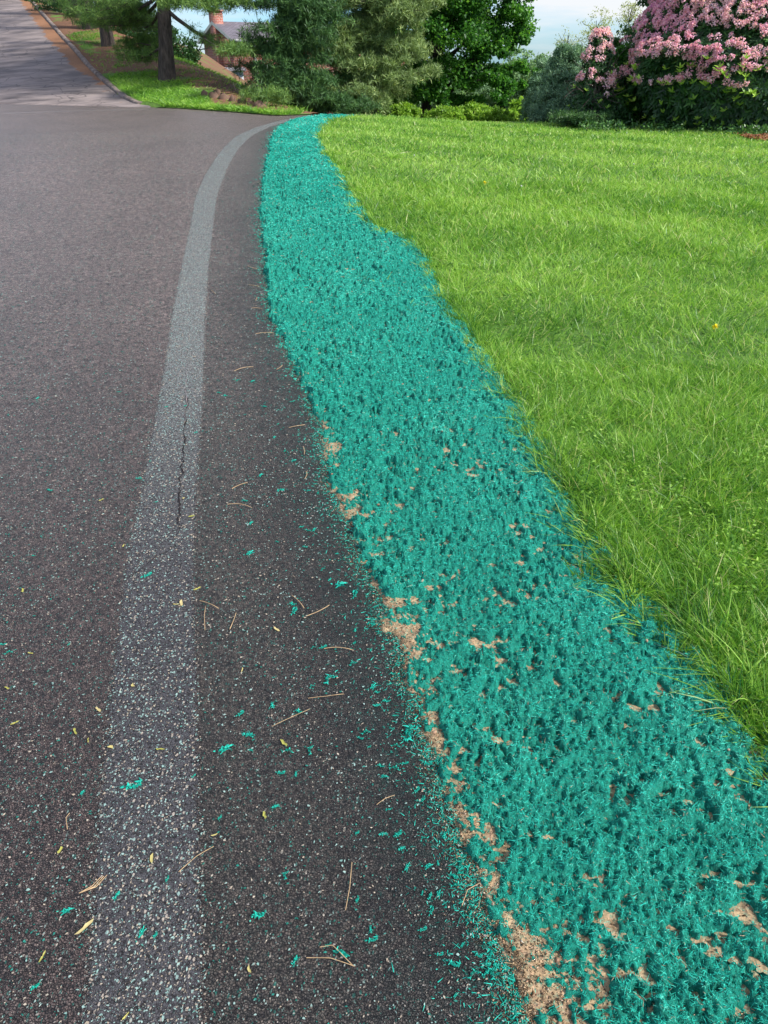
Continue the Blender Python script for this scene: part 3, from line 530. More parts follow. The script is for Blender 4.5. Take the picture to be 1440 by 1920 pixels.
def part_from(V,A,F,name,m,parent):
    o=mk(name,np.concatenate(V),[np.concatenate(F)],m,parent,attrs={'rnd':np.concatenate(A)});return o
def rel(o,loc):  # geometry was written in world space; move it under the Empty
    o.matrix_parent_inverse.identity(); me=o.data;n=len(me.vertices);c=np.empty(n*3,dtype=np.float32);me.vertices.foreach_get('co',c);c=c.reshape(-1,3)-np.array(loc,dtype=np.float32);me.vertices.foreach_set('co',c.ravel());me.update()
def jag(p0,p1,k=6,am=.06,sag=0.):
    p0=np.array(p0,float);p1=np.array(p1,float);t=np.linspace(0,1,k)[:,None];l=np.linalg.norm(p1-p0);P=p0*(1-t)+p1*t
    P+=np.random.default_rng(int(abs(p1[0]*1000+p1[2]*77))%99999).normal(0,am*l,P.shape)*np.sin(np.pi*t);P[:,2]+=-sag*l*np.sin(np.pi*t[:,0]);return P
def broadleaf(name,label,cat,base,lobes,nclump,nleaf,leafL,lm_,bm2='bark2',tr=.12,top=None,limbs=14,group=None,rc=.22,shell=.55,asp=.6,tone=0.,trunkname='trunk',rim=0.):
    """lobes: list of ellipsoids (cx,cy,cz,rx,ry,rz); leaves gather in clumps inside them"""
    loc=tuple(base);root=empty(name,loc,label,cat,group)
    Lb=np.array(lobes,float);vol=Lb[:,3]*Lb[:,4]*Lb[:,5];pick=rng.choice(len(Lb),nclump,p=vol**.8/(vol**.8).sum());q=Lb[pick]
    d=rdir(nclump);r=shell+(1-shell)*rng.random(nclump)**.7
    C=q[:,:3]+d*r[:,None]*q[:,3:6];C+=rng.normal(0,.05,C.shape)*q[:,3:6]
    rcs=rc*(.5+rng.random(nclump))*q[:,3:6].mean(1)
    k=rng.integers(0,nclump,nleaf);g_=rng.normal(size=(nleaf,3));g_=unit(g_)*(rng.random(nleaf)**.5)[:,None]
    P=C[k]+g_*rcs[k][:,None]*np.array([1.15,1.15,.75])
    if rim: P+=rng.normal(0,rim,P.shape)
    gz_=terr(P[:,0],P[:,1]);P[:,2]=np.maximum(P[:,2],gz_+.03)
    V,F,m=leaves(P,leafL*(.6+.7*rng.random(nleaf)),leafL*asp*(.7+.6*rng.random(nleaf)),.5,.2)
    rv=np.clip(.42+tone+rng.normal(0,.17,nleaf)+(rng.random(nclump)-.5)[k]*.3,0,1)
    o=mk('crown' if trunkname=='trunk' else 'foliage',V,F,M[lm_],root,attrs={'rnd':np.repeat(rv,m)});rel(o,loc)
    mb=MB();cen=Lb[:,:3].mean(0);tz=top if top else max(Lb[:,2]+Lb[:,5]*.6)
    if tr>0:
        tp=np.array([loc[0]*.3+cen[0]*.7,loc[1]*.3+cen[1]*.7,tz]);T=jag(loc,tp,9,.02);mb.tube(T,np.linspace(tr,tr*.18,9),9)
        T=np.vstack([[loc[0],loc[1],loc[2]-.3],T])
        far=C[rng.choice(nclump,limbs)]
        for c in far:
            i=int(np.clip((np.interp(c[2]-.35*np.linalg.norm(c[:2]-loc[:2]),[loc[2],tz],[0,8])),1,7));s=T[i+1]
            mb.tube(jag(s,c,6,.05,-.06),np.linspace(tr*.42*(1-i/12),.006,6),6)
        o=mb.build(trunkname,M[bm2],root,True);rel(o,loc)
    return root
def pine(name,label,base,H,tr,nb,z0,rad,mt,bm2='bark',lean=(0,0),tuft=.13,dens=26,group=None,az=None,extra=(),nn=11,wid=.075,droop=.12,cone=1.,sub=.42,cat='pine tree',mass=()):
    """trunk, whorled limbs with twigs and needle tufts"""
    loc=tuple(base);root=empty(name,loc,label,cat,group);mb=MB();zz=np.linspace(0,1,11);T=np.c_[loc[0]+lean[0]*zz,loc[1]+lean[1]*zz,loc[2]-.25+(H+.25)*zz]
    T[:,0]+=.04*np.sin(zz*7);mb.tube(T,tr*(1-.8*zz)+.35*tr*np.exp(-zz*40),12)
    P=[];specs=[]
    for i in range(nb):
        f=((i+.5)/nb)**1.15;z=z0+(H-z0)*f*.98;a=rng.random()*2*math.pi if az is None else az[0]+(az[1]-az[0])*rng.random()
        specs.append((z,a,rad*(1-f)**(.75*cone)*(.65+.5*rng.random())+.25,droop*(1-.9*f)))
    specs+=list(extra)
    for z,a,Lb,dr in specs:
        k=z/H;s=np.array([loc[0]+lean[0]*k,loc[1]+lean[1]*k,loc[2]+z]);t=np.linspace(0,1,8)
        dx=np.array([math.cos(a),math.sin(a),0]);c=s+dx*Lb*t[:,None];c[:,2]+=Lb*(-dr*np.sin(t*1.9)*1.3+.10*t**3);c+=rng.normal(0,.015*Lb,c.shape)*t[:,None]
        mb.tube(c,np.linspace(.030*Lb**.6+.006,.004,8),5)
        n=int(dens*Lb)+4;tt=.22+.78*rng.random(n)**.75;cc=np.stack([np.interp(tt,t,c[:,j]) for j in range(3)],1)
        sd=np.array([-dx[1],dx[0],0]);w_=sub*Lb*(.25+.75*np.sin(np.clip(tt,0,1)*2.6))*rng.uniform(-1,1,n)
        cc+=sd*w_[:,None]+dx*(np.abs(w_)*.35)[:,None];cc[:,2]+=rng.normal(0,.045*Lb**.5,n)+.02-.18*np.abs(w_)*dr*3
        P.append(cc)
        for j in range(0,n,5): mb.tube(np.array([cc[j]-sd*w_[j]*.9-dx*abs(w_[j])*.5,cc[j]]),[.006,.003],3)
    for (mx_,my_,mz_,rx,ry,rz,nc_,nt_) in mass:                 # hanging plumes of foliage
        q=rdir(nc_)*(.35+.65*rng.random(nc_)**.6)[:,None]*[rx,ry,rz]+[mx_,my_,mz_];k=rng.integers(0,nc_,nt_);o_=rng.normal(0,1,(nt_,3))*[.17,.17,.055];o_[:,2]-=.25*np.hypot(o_[:,0],o_[:,1])-.04
        P.append(q[k]+o_)
        for c_ in q[::3]: mb.tube(jag([mx_*.5+loc[0]*.5,my_*.5+loc[1]*.5,mz_],c_,4,.05,-.04),[.012,.009,.006,.003],4)
    P=np.concatenate(P);n=len(P);tone=rng.normal(0,.13,n);k=np.repeat(np.arange(n),nn);D=rdir(len(k),.35)
    V,F,m=leaves(P[k]+rng.normal(0,.02,(len(k),3)),tuft*(.6+.6*rng.random(len(k))),np.full(len(k),tuft*wid*2),.3,.1,D)
    rv=np.clip(.45+tone[k]+rng.normal(0,.15,len(k)),0,1)
    o=mk('crown',V,F,M[mt],root,attrs={'rnd':np.repeat(rv,m)});rel(o,loc)
    o=mb.build('trunk',M[bm2],root,True);rel(o,loc);return root

def gb(u,v): x,y=gnd(u,v);return (x,y,gz(x,y))
PI=math.pi
# pine row on the bank
b1=gb(312,156)
pine('pine_tree','tall grey-barked pine nearest the road, long drooping boughs reaching right over the bank',b1,11,.20,34,3.1,3.0,'pine',lean=(.9,0),dens=80,group='pines on the bank',tuft=.13,nn=17,wid=.045,mass=[(PX(450,20.5,2),20.5,PZ(92,20.5),.38,.4,.05,6,110),(PX(420,21.5,2),21.8,PZ(2,21.5),.8,.5,.16,12,360),(PX(240,23.5,2),23.8,PZ(20,23.5),.75,.6,.22,14,420),(PX(262,24.5,2),24.6,PZ(85,24.5),.55,.5,.25,12,360),(PX(500,19.5),19.6,PZ(178,19.5),.50,.3,.10,8,220),(PX(335,20.8,2),20.9,PZ(0,20.8),.5,.4,.06,8,200)],
  extra=[(1.75,-.15,2.7,.30),(2.0,3.0,2.3,.22),(1.9,2.5,2.2,.2),(2.3,3.5,2.4,.25),(2.2,3.9,1.9,.18),(1.7,2.2,1.8,.2),(.9,2.6,1.4,.2)])
b2=gb(204,90)
pine('pine_tree','pine trunk second from the road, grey, rising from the needle-covered bank',b2,11,.19,26,2.2,2.8,'pine',lean=(-.3,0),dens=22,group='pines on the bank',extra=[(1.3,-.5,2.2,.25),(1.5,-1.2,2.2,.2),(1.7,-2.2,2.0,.2)])
b3=gb(170,56)
pine('pine_tree','dark pine third from the road, behind the second grey trunk on the bank',b3,11,.24,22,2.5,2.8,'pine3','bark2',lean=(-.2,0),dens=18,group='pines on the bank',tuft=.16,nn=8)
b4=gb(143,36)
pine('pine_tree','dark pine fourth from the road, high up beside the drive',b4,11,.27,20,2.0,3.0,'pine3','bark2',dens=16,group='pines on the bank',tuft=.18,nn=7)
b5=gb(112,16)
pine('pine_tree','farthest dark pine at the top of the drive',b5,11,.3,18,1.8,3.0,'pine3','bark2',dens=14,group='pines on the bank',tuft=.2,nn=7)
# dark undergrowth behind the pine row
for i,(u,v0,v1,Y,ru,t_) in enumerate([(95,-70,22,41,95,'topmost dark shrub beyond the drive behind the farthest pines'),(185,-40,62,37,90,'dark leafy shrub behind the second and third pine trunks'),(255,-10,92,33,75,'dark leafy shrub filling the gap left of the nearest pine trunk'),(330,60,135,31,55,'low dark shrub behind the nearest pine trunk')]):
    x=PX(u,Y);zb=PZ(v1,Y)-.2;zt=PZ(v0,Y);r=ru*DP(Y)/1387
    broadleaf('shrub',t_,'shrub',(x,Y,gz(x,Y)),[(x,Y,(zt+zb)/2,r,1.2,(zt-zb)/2+.1)],120,9000,.10,'dleaf',tr=.05,limbs=6,group='dark shrubs behind the bank pines',trunkname='stems',tone=.0)
# big dark pine at the bend
rng=np.random.default_rng(5)
Y=22.5;x=PX(546,Y)
pine('pine_tree','large dark conifer with thick trunk and boughs sweeping to the ground at the bend',(x,Y,gz(x,Y)-.1),12,.26,74,.9,1.12,'pine3','bark2',dens=42,tuft=.15,nn=14,wid=.055,cone=.35,droop=.22,mass=[(PX(u_,22.),22.+dy,PZ(v_,22.),rx*.0145,.6,rz*.0145,nc_,nt_) for u_,v_,dy,rx,rz,nc_,nt_ in[(548,70,0,34,45,26,620),(600,60,-.3,40,55,26,620),(545,140,-.4,60,35,26,620),(525,190,-.3,30,18,12,300),(600,165,-.5,50,40,24,560),(640,195,-.5,60,22,18,420),(575,10,0,60,30,26,600)]],
  extra=[(.9,-2.0,.9,.3),(.7,-1.4,1.1,.3),(.6,-.7,1.1,.3),(1.0,-.2,1.1,.3),(.8,.3,1.2,.3),(1.3,-1.6,.9,.25),(1.5,-1.1,1.2,.25),(1.8,-1.9,1.1,.2),(2.0,-.6,1.2,.2),(2.3,-1.4,1.0,.2),(.5,-2.3,.8,.3)])
Y=23.8;x=PX(690,Y)
pine('pine_tree','broad olive-green soft-needled pine between the dark conifer and the maple',(x,Y,gz(x,Y)-.1),13,.22,100,.7,1.62,'pine2','bark2',dens=60,tuft=.16,nn=17,wid=.052,cone=.35,droop=.10,mass=[(PX(u_,23.3),23.3+dy,PZ(v_,23.3),rx*.0152,.7,rz*.0152,nc_,nt_) for u_,v_,dy,rx,rz,nc_,nt_ in[(700,40,0,75,45,40,1000),(740,95,0,50,22,20,480),(670,110,-.3,55,40,30,700),(640,60,-.3,45,50,26,620),(680,175,-.4,48,36,26,600),(720,-30,0,85,50,40,900)]],
  extra=[(2.3,-.12,1.95,-.10),(2.7,-.3,1.9,-.1),(3.2,0.,1.8,-.1),(1.9,-2.4,1.5,.1),(1.2,-2.7,1.4,.2),(.9,-1.9,1.2,.2),(1.4,-1.2,1.4,.1),(.8,-1.4,1.1,.2),(2.6,-1.5,1.6,.0),(2.9,-.9,1.8,0.),(3.4,-.5,1.8,-.05),(.6,-2.6,1.2,.2),(1.0,-.5,1.0,.1)])
x=PX(722,24);z=PZ(118,24)
o=broadleaf('dead_bough','rust-brown dead bough tip hanging at the right side of the olive pine','dead bough',(x-.5,24.2,z-.02),[(x,24,z,.22,.2,.11)],14,500,.09,'dead',tr=.02,limbs=3,trunkname='twig')
# maple
Y=28;x=PX(795,Y);zb=gz(x,Y)
pz=lambda v:PZ(v,Y);px=lambda u:PX(u,Y,2.)
broadleaf('maple_tree','full green maple with dark forked trunk standing beyond the lawn crest','maple',(x,Y,zb),
 [(px(800),Y,pz(150),1.4,1.5,.75),(px(860),Y,pz(60),2.3,1.8,1.3),(px(930),Y,pz(120),1.35,1.3,1.1),(px(880),Y,pz(165),1.6,1.4,.75),(px(770),Y,pz(60),1.2,1.4,1.3),(px(850),Y+.3,pz(-60),2.9,2.2,1.6),(px(960),Y,pz(20),.95,1.1,1.3),(px(850),Y,pz(-180),2.3,2,1.7),(px(975),Y,pz(140),.75,.7,.45),(px(745),Y,pz(170),.8,.8,.45)],
 420,90000,.105,'leaf',tr=.17,top=pz(-220),limbs=46,rc=.20,shell=.35,asp=.85)
# bright shrubs beyond the crest
for u,v0,Y,r,t_ in [(722,178,27,40,'bright lime shrub under the olive pine, left of the maple trunk'),(758,196,26,30,'low bright shrub close to the left of the maple trunk'),(832,202,25,38,'low bright shrub just right of the maple trunk'),(880,196,26,42,'middle bright shrub of the hedge right of the maple trunk'),(928,202,25,34,'right-hand bright shrub of the hedge under the maple')]:
    x=PX(u,Y);zt=PZ(v0,Y);rr=r*DP(Y)/1387;zg=gz(x,Y);hh=max((zt-zg)/2,.25)
    broadleaf('shrub',t_,'shrub',(x,Y,zg),[(x,Y,zt-hh,rr,.6,hh)],70,6500,.08,'bleaf',tr=.03,limbs=6,group='bright shrubs beyond the crest',trunkname='stems',asp=.7)
# far hazy trees
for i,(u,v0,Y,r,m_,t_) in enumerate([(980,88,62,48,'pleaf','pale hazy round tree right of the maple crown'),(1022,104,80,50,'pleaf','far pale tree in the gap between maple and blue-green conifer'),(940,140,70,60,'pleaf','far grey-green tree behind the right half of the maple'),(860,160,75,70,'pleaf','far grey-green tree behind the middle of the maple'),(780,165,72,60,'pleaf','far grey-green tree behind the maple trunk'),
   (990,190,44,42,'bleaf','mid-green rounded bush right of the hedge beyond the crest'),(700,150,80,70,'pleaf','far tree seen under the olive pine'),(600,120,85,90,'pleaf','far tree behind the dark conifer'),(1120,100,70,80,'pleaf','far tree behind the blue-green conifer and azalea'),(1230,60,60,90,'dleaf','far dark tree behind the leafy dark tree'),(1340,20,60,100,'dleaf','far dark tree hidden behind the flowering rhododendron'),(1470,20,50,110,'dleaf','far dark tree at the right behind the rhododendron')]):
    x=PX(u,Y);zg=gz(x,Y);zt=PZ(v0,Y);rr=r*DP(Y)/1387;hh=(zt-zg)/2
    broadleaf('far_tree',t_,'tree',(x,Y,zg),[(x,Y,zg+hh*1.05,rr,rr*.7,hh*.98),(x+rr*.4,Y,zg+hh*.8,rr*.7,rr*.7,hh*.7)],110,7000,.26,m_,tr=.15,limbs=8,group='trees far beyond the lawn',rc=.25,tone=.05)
# blue-green conifer
Y=22;x=PX(1052,Y)
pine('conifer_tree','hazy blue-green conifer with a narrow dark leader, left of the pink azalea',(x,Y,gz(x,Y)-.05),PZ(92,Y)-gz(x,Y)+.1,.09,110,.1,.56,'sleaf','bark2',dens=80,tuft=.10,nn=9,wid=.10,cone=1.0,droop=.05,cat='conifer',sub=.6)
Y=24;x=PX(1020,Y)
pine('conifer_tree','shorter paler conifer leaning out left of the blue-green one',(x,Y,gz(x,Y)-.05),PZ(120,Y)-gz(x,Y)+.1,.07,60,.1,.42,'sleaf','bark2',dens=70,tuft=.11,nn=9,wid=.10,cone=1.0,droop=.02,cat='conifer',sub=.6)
# sparse pale yellow trees
for u,v0,v1,Y,r,nl,t_ in [(1098,30,110,30,34,1700,'thin pale yellow tree with upright bare twigs above the azalea'),(1052,62,120,32,24,800,'smaller sparse yellowish sapling left of the thin yellow tree'),(1158,8,70,31,26,900,'wispy tree against the sky left of the dark leafy tree')]:
    x=PX(u,Y);zt=PZ(v0,Y);z1=PZ(v1,Y);rr=r*DP(Y)/1387;zg=gz(x,Y)
    broadleaf('sapling',t_,'young tree',(x,Y,zg),[(x,Y,(zt+z1)/2,rr,rr,(zt-z1)/2+.2)],60,nl,.07,'yel',tr=.05,limbs=46,group='sparse pale saplings',rc=.3,shell=.2,asp=.45)
# dark leafy tree left behind the rhododendron
Y=20;x=PX(1215,Y)
broadleaf('tree','dark glossy-leaved tree rising behind the rhododendron to the top of the photo','tree',(x,Y,gz(x,Y)),[(PX(1215,Y),Y,PZ(30,Y),.95,.9,.95),(PX(1180,Y),Y,PZ(110,Y),.75,.8,.7),(PX(1260,Y),Y,PZ(-40,Y),1.2,1,1.2),(PX(1200,Y),Y,PZ(180,Y),.8,.8,.6),(PX(1330,Y),Y+.3,PZ(60,Y),1.5,.9,1.6)],150,20000,.10,'dleaf',tr=.10,limbs=22,rc=.2,tone=.08)
Y=17.2
broadleaf('shrub','rounded dark green shrub between pink azalea and big rhododendron','shrub',(PX(1165,Y),Y,gz(PX(1165,Y),Y)),[(PX(1160,Y),Y,PZ(165,Y),.55,.6,.65),(PX(1130,Y),Y-.1,PZ(200,Y),.45,.5,.38),(PX(1200,Y),Y-.2,PZ(195,Y),.5,.5,.45),(PX(1165,Y),Y,PZ(110,Y),.36,.4,.30)],150,20000,.075,'leaf',tr=.04,limbs=10,trunkname='stems',rc=.25,tone=-.05)
broadleaf('shrub','low dark shrub at the foot of the pink azalea','shrub',(PX(1095,16.8),16.8,gz(PX(1095,16.8),16.8)),[(PX(1095,16.8),16.8,PZ(212,16.8),.42,.4,.28),(PX(1130,16.8),16.6,PZ(215,16.8),.4,.4,.25)],70,6500,.07,'dleaf',tr=.03,limbs=6,trunkname='stems',rc=.25)
# low juniper
Y=16.1;x=PX(1082,Y)
pine('juniper_shrub','low spreading juniper with flat sprays at the lawn edge','' or (x,Y,gz(x,Y)-.02),.20,.03,34,.02,.32,'pine3','bark2',dens=90,tuft=.06,nn=8,wid=.12,cone=.5,droop=-.15,cat='juniper',sub=.5)

# rhododendrons: stems, leaf rosettes, flower trusses
def rhodo(label,c,prof,fz,nros,ntr,fl_top=True,leafL=.13,nnew=70,name='rhododendron_shrub',az=None):
    """prof: [(height above ground, radius)] ; fz: height above which the shrub flowers"""
    x0,y0=c;z0=gz(x0,y0);root=empty(name,(x0,y0,z0),label,'rhododendron');hs=np.array([p[0] for p in prof]);rs=np.array([p[1] for p in prof])
    def surf(n,lo,hi,front=.75):
        h=lo+(hi-lo)*rng.random(n);a=rng.random(n)*2*PI;fr=rng.random(n)<front;a=np.where(fr,PI+PI*rng.random(n),a)
        r=np.interp(h,hs,rs)*(.80+.24*fbm(a*3+5,h*2.2,3,int(x0*10)))*1.03;dr=np.interp(h+.1,hs,rs)-np.interp(h-.1,hs,rs)
        Pn=np.c_[x0+r*np.cos(a),y0+.8*r*np.sin(a),z0+h];Nn=unit(np.c_[np.cos(a),np.sin(a),np.clip(-dr/.2,-.6,3)]);return Pn,Nn,h
    def rosettes(P,Nn,nl,LL,asp,up,rv,mt,nm,jit=.25,elm=.30):
        n=len(P);k=np.repeat(np.arange(n),nl);ax=unit(Nn+np.array([0,0,up]));t1=unit(np.cross(ax,rdir(n)));t2=np.cross(ax,t1)
        th=np.tile(np.arange(nl)/nl*2*PI,n)+rng.normal(0,jit,n*nl);el=rng.normal(elm,.25,n*nl)
        D=t1[k]*np.cos(th)[:,None]*np.cos(el)[:,None]+t2[k]*np.sin(th)[:,None]*np.cos(el)[:,None]+ax[k]*np.sin(el)[:,None]
        S=unit(np.cross(D,ax[k]));Lf=LL*(.75+.5*rng.random(n*nl));V,F,m=blades(P[k],D,Lf,Lf*asp,rng.normal(.10,.08,n*nl),3,.1,side=S,mid=2.)
        o=mk(nm,V,F,M[mt],root,attrs={'rnd':np.repeat(np.clip(rv[k]+rng.normal(0,.12,n*nl),0,1),m)});rel(o,(x0,y0,z0));return o
    H=hs[-1]
    P,Nn,h=surf(nros,.05,H);P=P-Nn*(rng.random(nros)**2*.35)[:,None];rosettes(P,Nn,8,leafL,.30,.5,np.clip(rng.normal(.45,.2,nros),0,1),'dleaf','leaves')
    if nnew:
        P,Nn,h=surf(nnew,.12,fz+.35,1.);rosettes(P+Nn*.10,Nn,6,leafL*.85,.36,1.6,rng.random(nnew),'new','foliage',.35,.75)
    # trusses
    P,Nn,h=surf(ntr*2,fz-.12,H,.8);gap=fbm(P[:,0]*1.7+P[:,1],P[:,2]*2.1,3,55);k=(h>fz+.5*(gap-.5)*1.0)&(gap>.41);P,Nn=P[k][:ntr],Nn[k][:ntr];n=len(P)
    npet=34;k=np.repeat(np.arange(n),npet);D=unit(rdir(n*npet)+Nn[k]*.9);rad=.035+.02*rng.random(n)
    Q=P[k]+Nn[k]*.03+D*rad[k][:,None];S=unit(np.cross(D,rdir(n*npet)));V,F,m=blades(Q,unit(S+D*.7),.020+.016*rng.random(n*npet),.018+.012*rng.random(n*npet),rng.normal(.1,.2,n*npet),2,.5,side=unit(np.cross(S,D)),mid=2.)
    tone=np.clip(.3+.9*(fbm(P[:,0]*1.2,P[:,2]*1.5,2,66)-.3),0,1)
    o=mk('flowers',V,F,M['pink'],root,attrs={'rnd':np.repeat(np.clip(tone[k]+rng.normal(0,.2,n*npet),0,1),m)});rel(o,(x0,y0,z0))
    mb=MB()
    for i in range(34):
        a=PI+PI*rng.random() if i%3 else rng.random()*2*PI;h1=.5+rng.random()*(H-.7);r1=np.interp(h1,hs,rs)*.85
        p0=np.array([x0+.35*rs[0]*rng.normal(),y0+.2*rs[0]*rng.normal(),z0-.05]);p1=np.array([x0+r1*math.cos(a),y0+.8*r1*math.sin(a),z0+h1])
        c_=jag(p0,p1,8,.05,.10);mb.tube(c_,np.linspace(.035,.006,8),6)
        for j in(3,5,6): mb.tube(jag(c_[j],c_[j]+rng.normal(0,.3,3)+[0,-.15,.1],5,.07),np.linspace(.010,.003,5),4)
    o=mb.build('stems',M['bark'],root,True);rel(o,(x0,y0,z0));return root
Y=16.8;xr=PX(1395,Y,2)+.28
rhodo('huge rhododendron covered in pink flower trusses, dark leaves and lime new shoots below',(xr,Y),[(0,1.75),(.35,2.2),(.9,2.75),(1.3,2.65),(2.,2.25),(2.8,1.85),(3.4,1.1),(3.7,.2)],.86,8500,2100,leafL=.105,nnew=130)
Y=16.6
rhodo('small pink-flowering azalea, narrow and tapering, left of the dark shrub',(PX(1100,Y),Y),[(0,.30),(.35,.36),(.8,.34),(1.2,.26),(1.5,.16),(1.62,.06)],.60,600,75,leafL=.09,nnew=10,name='azalea_shrub')
# fallen brown leaves at the rhododendron's foot
n=3500;x=PX(1450,13.6)+np.abs(rng.normal(0,.9,n))-.35;y=14.0+.22*rng.normal(0,1,n);V,F,m=leaves(np.c_[x,y,terr(x,y)+.03+.02*rng.random(n)],np.full(n,.06),np.full(n,.035),1.5,.3,unit(rdir(n)*[1,1,.25]))
tag(mk('leaf_litter',V,F,M['dead'],attrs={'rnd':np.repeat(rng.random(n),m)}),'brown dead leaves and faded petals on the ground under the rhododendron','leaf litter',kind='stuff')
n=5200;x=PX(1090,15)+rng.random(n)*3.8;y=15.45-.23*(x-4.4)+.25*rng.normal(0,1,n);k=fbm(x*3,y*3,3,44)>.46;x,y=x[k],y[k];n=len(x);V,F,m=leaves(np.c_[x,y,terr(x,y)+.03+.13*rng.random(n)**1.5],np.full(n,.055),np.full(n,.035),.6,.2)
tag(mk('ground_cover',V,F,M['dleaf'],attrs={'rnd':np.repeat(.4+.6*rng.random(n),m)}),'low weeds and ivy along the foot of the shrubs at the lawn edge','ground cover',kind='stuff')

# ------------------------------------------------------------ the brick house beyond the bank
bk,nt,bb=mat('red_brick');g=G(nt);P=g.obj()
x_=g.n('TexBrick');x_.inputs['Scale'].default_value=1.;x_.inputs['Brick Width'].default_value=.24;x_.inputs['Row Height'].default_value=.085;x_.inputs['Mortar Size'].default_value=.010
x_.inputs['Color1'].default_value=(.36,.095,.06,1);x_.inputs['Color2'].default_value=(.24,.06,.045,1);x_.inputs['Mortar'].default_value=(.42,.34,.30,1)
sx=g.n('SeparateXYZ');nt.links.new(P,sx.inputs[0]);cxyz=g.n('CombineXYZ');nt.links.new(g.math('ADD',sx.outputs[0],sx.outputs[1]),cxyz.inputs[0]);nt.links.new(sx.outputs[2],cxyz.inputs[1]);nt.links.new(cxyz.outputs[0],x_.inputs['Vector'])
nt.links.new(g.mix(g.math('MULTIPLY',g.noise(P,2.,4),.4),x_.outputs[0],(.33,.13,.09)),bb.inputs['Base Color']);bb.inputs['Roughness'].default_value=.9
rf,nt,bb=mat('slate_shingle');g=G(nt);P=g.obj();wv=g.n('TexBrick');wv.inputs['Scale'].default_value=1.;wv.inputs['Brick Width'].default_value=.3;wv.inputs['Row Height'].default_value=.16;wv.inputs['Mortar Size'].default_value=.012
wv.inputs['Color1'].default_value=(.22,.20,.23,1);wv.inputs['Color2'].default_value=(.30,.27,.30,1);wv.inputs['Mortar'].default_value=(.08,.07,.08,1);nt.links.new(P,wv.inputs['Vector']);nt.links.new(wv.outputs[0],bb.inputs['Base Color']);bb.inputs['Roughness'].default_value=.7
wt=flat('white_trim',(.70,.70,.68),.6,.05,3);gl,nt,bb=mat('window_glass');bb.inputs['Base Color'].default_value=(.03,.04,.05,1);bb.inputs['Roughness'].default_value=.08
sid,nt,bb=mat('grey_lap_siding');g=G(nt);sx=g.n('SeparateXYZ');nt.links.new(g.obj(),sx.inputs[0]);fr_=g.math('FRACT',g.math('MULTIPLY',sx.outputs[2],7.));nt.links.new(g.mix(g.ramp(fr_,[(0.,0.),(.12,1.)]),(.12,.13,.14),(.33,.35,.37)),bb.inputs['Base Color']);g.bump(fr_,.6,.02,bb)
Y=55;hx=PX(418,Y);zr=PZ(42,Y);ze=PZ(74,Y);zg=-3.2;W2=2.9;LL=12.
house=empty('brick_house',(hx,Y,zg),'red brick house with gable chimney and grey shingle roof behind the bank pines','house',rz=R(30))
zr-=zg;ze-=zg
mb=MB();mb.box(0,LL,-W2,W2,0,ze);mb.add([(0.,-W2,ze),(0.,W2,ze),(0.,0,zr),(LL,-W2,ze),(LL,W2,ze),(LL,0,zr)],np.array([[0,2,1],[3,4,5]]));mb.build('wall',bk,house)
mb=MB()
for s in(-1,1):
    k_=(zr-ze)/W2;o_=.35;A_=[(-.3,s*0,zr+.06),(LL+.3,0,zr+.06),(LL+.3,s*(W2+o_),ze-o_*k_+.06),(-.3,s*(W2+o_),ze-o_*k_+.06)];B_=[(a,b_,c-.14) for a,b_,c in A_]
    mb.add(A_+B_,np.array([[0,1,2,3],[7,6,5,4],[0,3,7,4],[3,2,6,7],[2,1,5,6]]) if s<0 else np.array([[3,2,1,0],[4,5,6,7],[4,7,3,0],[7,6,2,3],[6,5,1,2]]))
roof=mb.build('roof',rf,house)
mb=MB();mb.box(-.30,.25,-.50,.50,.3,zr+.55);mb.box(-.36,.31,-.56,.56,zr+.55,zr+.65);ch=mb.build('chimney',bk,house)
mb=MB();mb.box(-.2,.1,-.35,.35,zr+.65,zr+.73);mb.build('chimney_cap',flat('grey_mortar',(.3,.28,.26)),ch)
mb=MB();
for s in(-1,1):
    mb.add([(-.33,0,zr+.07),(-.33,s*(W2+.36),ze-.04),(-.33,s*(W2+.36),ze-.22),(-.33,0,zr-.11)],np.array([[0,1,2,3]]));mb.add([(-.30,0,zr+.07),(-.30,s*(W2+.36),ze-.04),(-.30,s*(W2+.36),ze-.22),(-.30,0,zr-.11)],np.array([[3,2,1,0]]))
mb.build('gable_trim',wt,house)
mb=MB();mb.box(-.2,LL+.2,-W2-.50,-W2-.36,ze-.16,ze-.04);mb.build('gutter',wt,house)
for q in(1.2,9.8): mb=MB();mb.tube([(q,-W2-.1,ze-.1),(q,-W2-.1,.1)],[.06,.06],8);mb.build('downspout',wt,house)
for q in(2.6,5.4,8.0,10.4):
    mb=MB();a,b_,c,d=q-.5,q+.5,1.8,3.4;y_=-W2
    for bx in((a-.09,a,c,d),(b_,b_+.09,c,d),(a-.09,b_+.09,d,d+.09),(a-.09,b_+.09,c-.09,c),(q-.025,q+.025,c,d)): mb.box(bx[0],bx[1],y_-.06,y_+.02,bx[2],bx[3])
    mb.box(a,b_,y_-.05,y_-.01,(c+d)/2-.03,(c+d)/2+.03)
    wn=mb.build('window',wt,house);mb=MB();mb.box(a,b_,y_-.03,y_+.01,c,d);mb.build('pane',gl,wn)
gx=PX(415,50);gzb=PZ(172,50);ga=empty('garage',(gx,50,gzb),'small grey lap-sided garage below the gable of the brick house','garage',rz=R(12))
hg=PZ(133,50)-gzb
mb=MB();mb.box(-1.35,1.35,0,4,-1.5,hg);mb.build('wall',sid,ga)
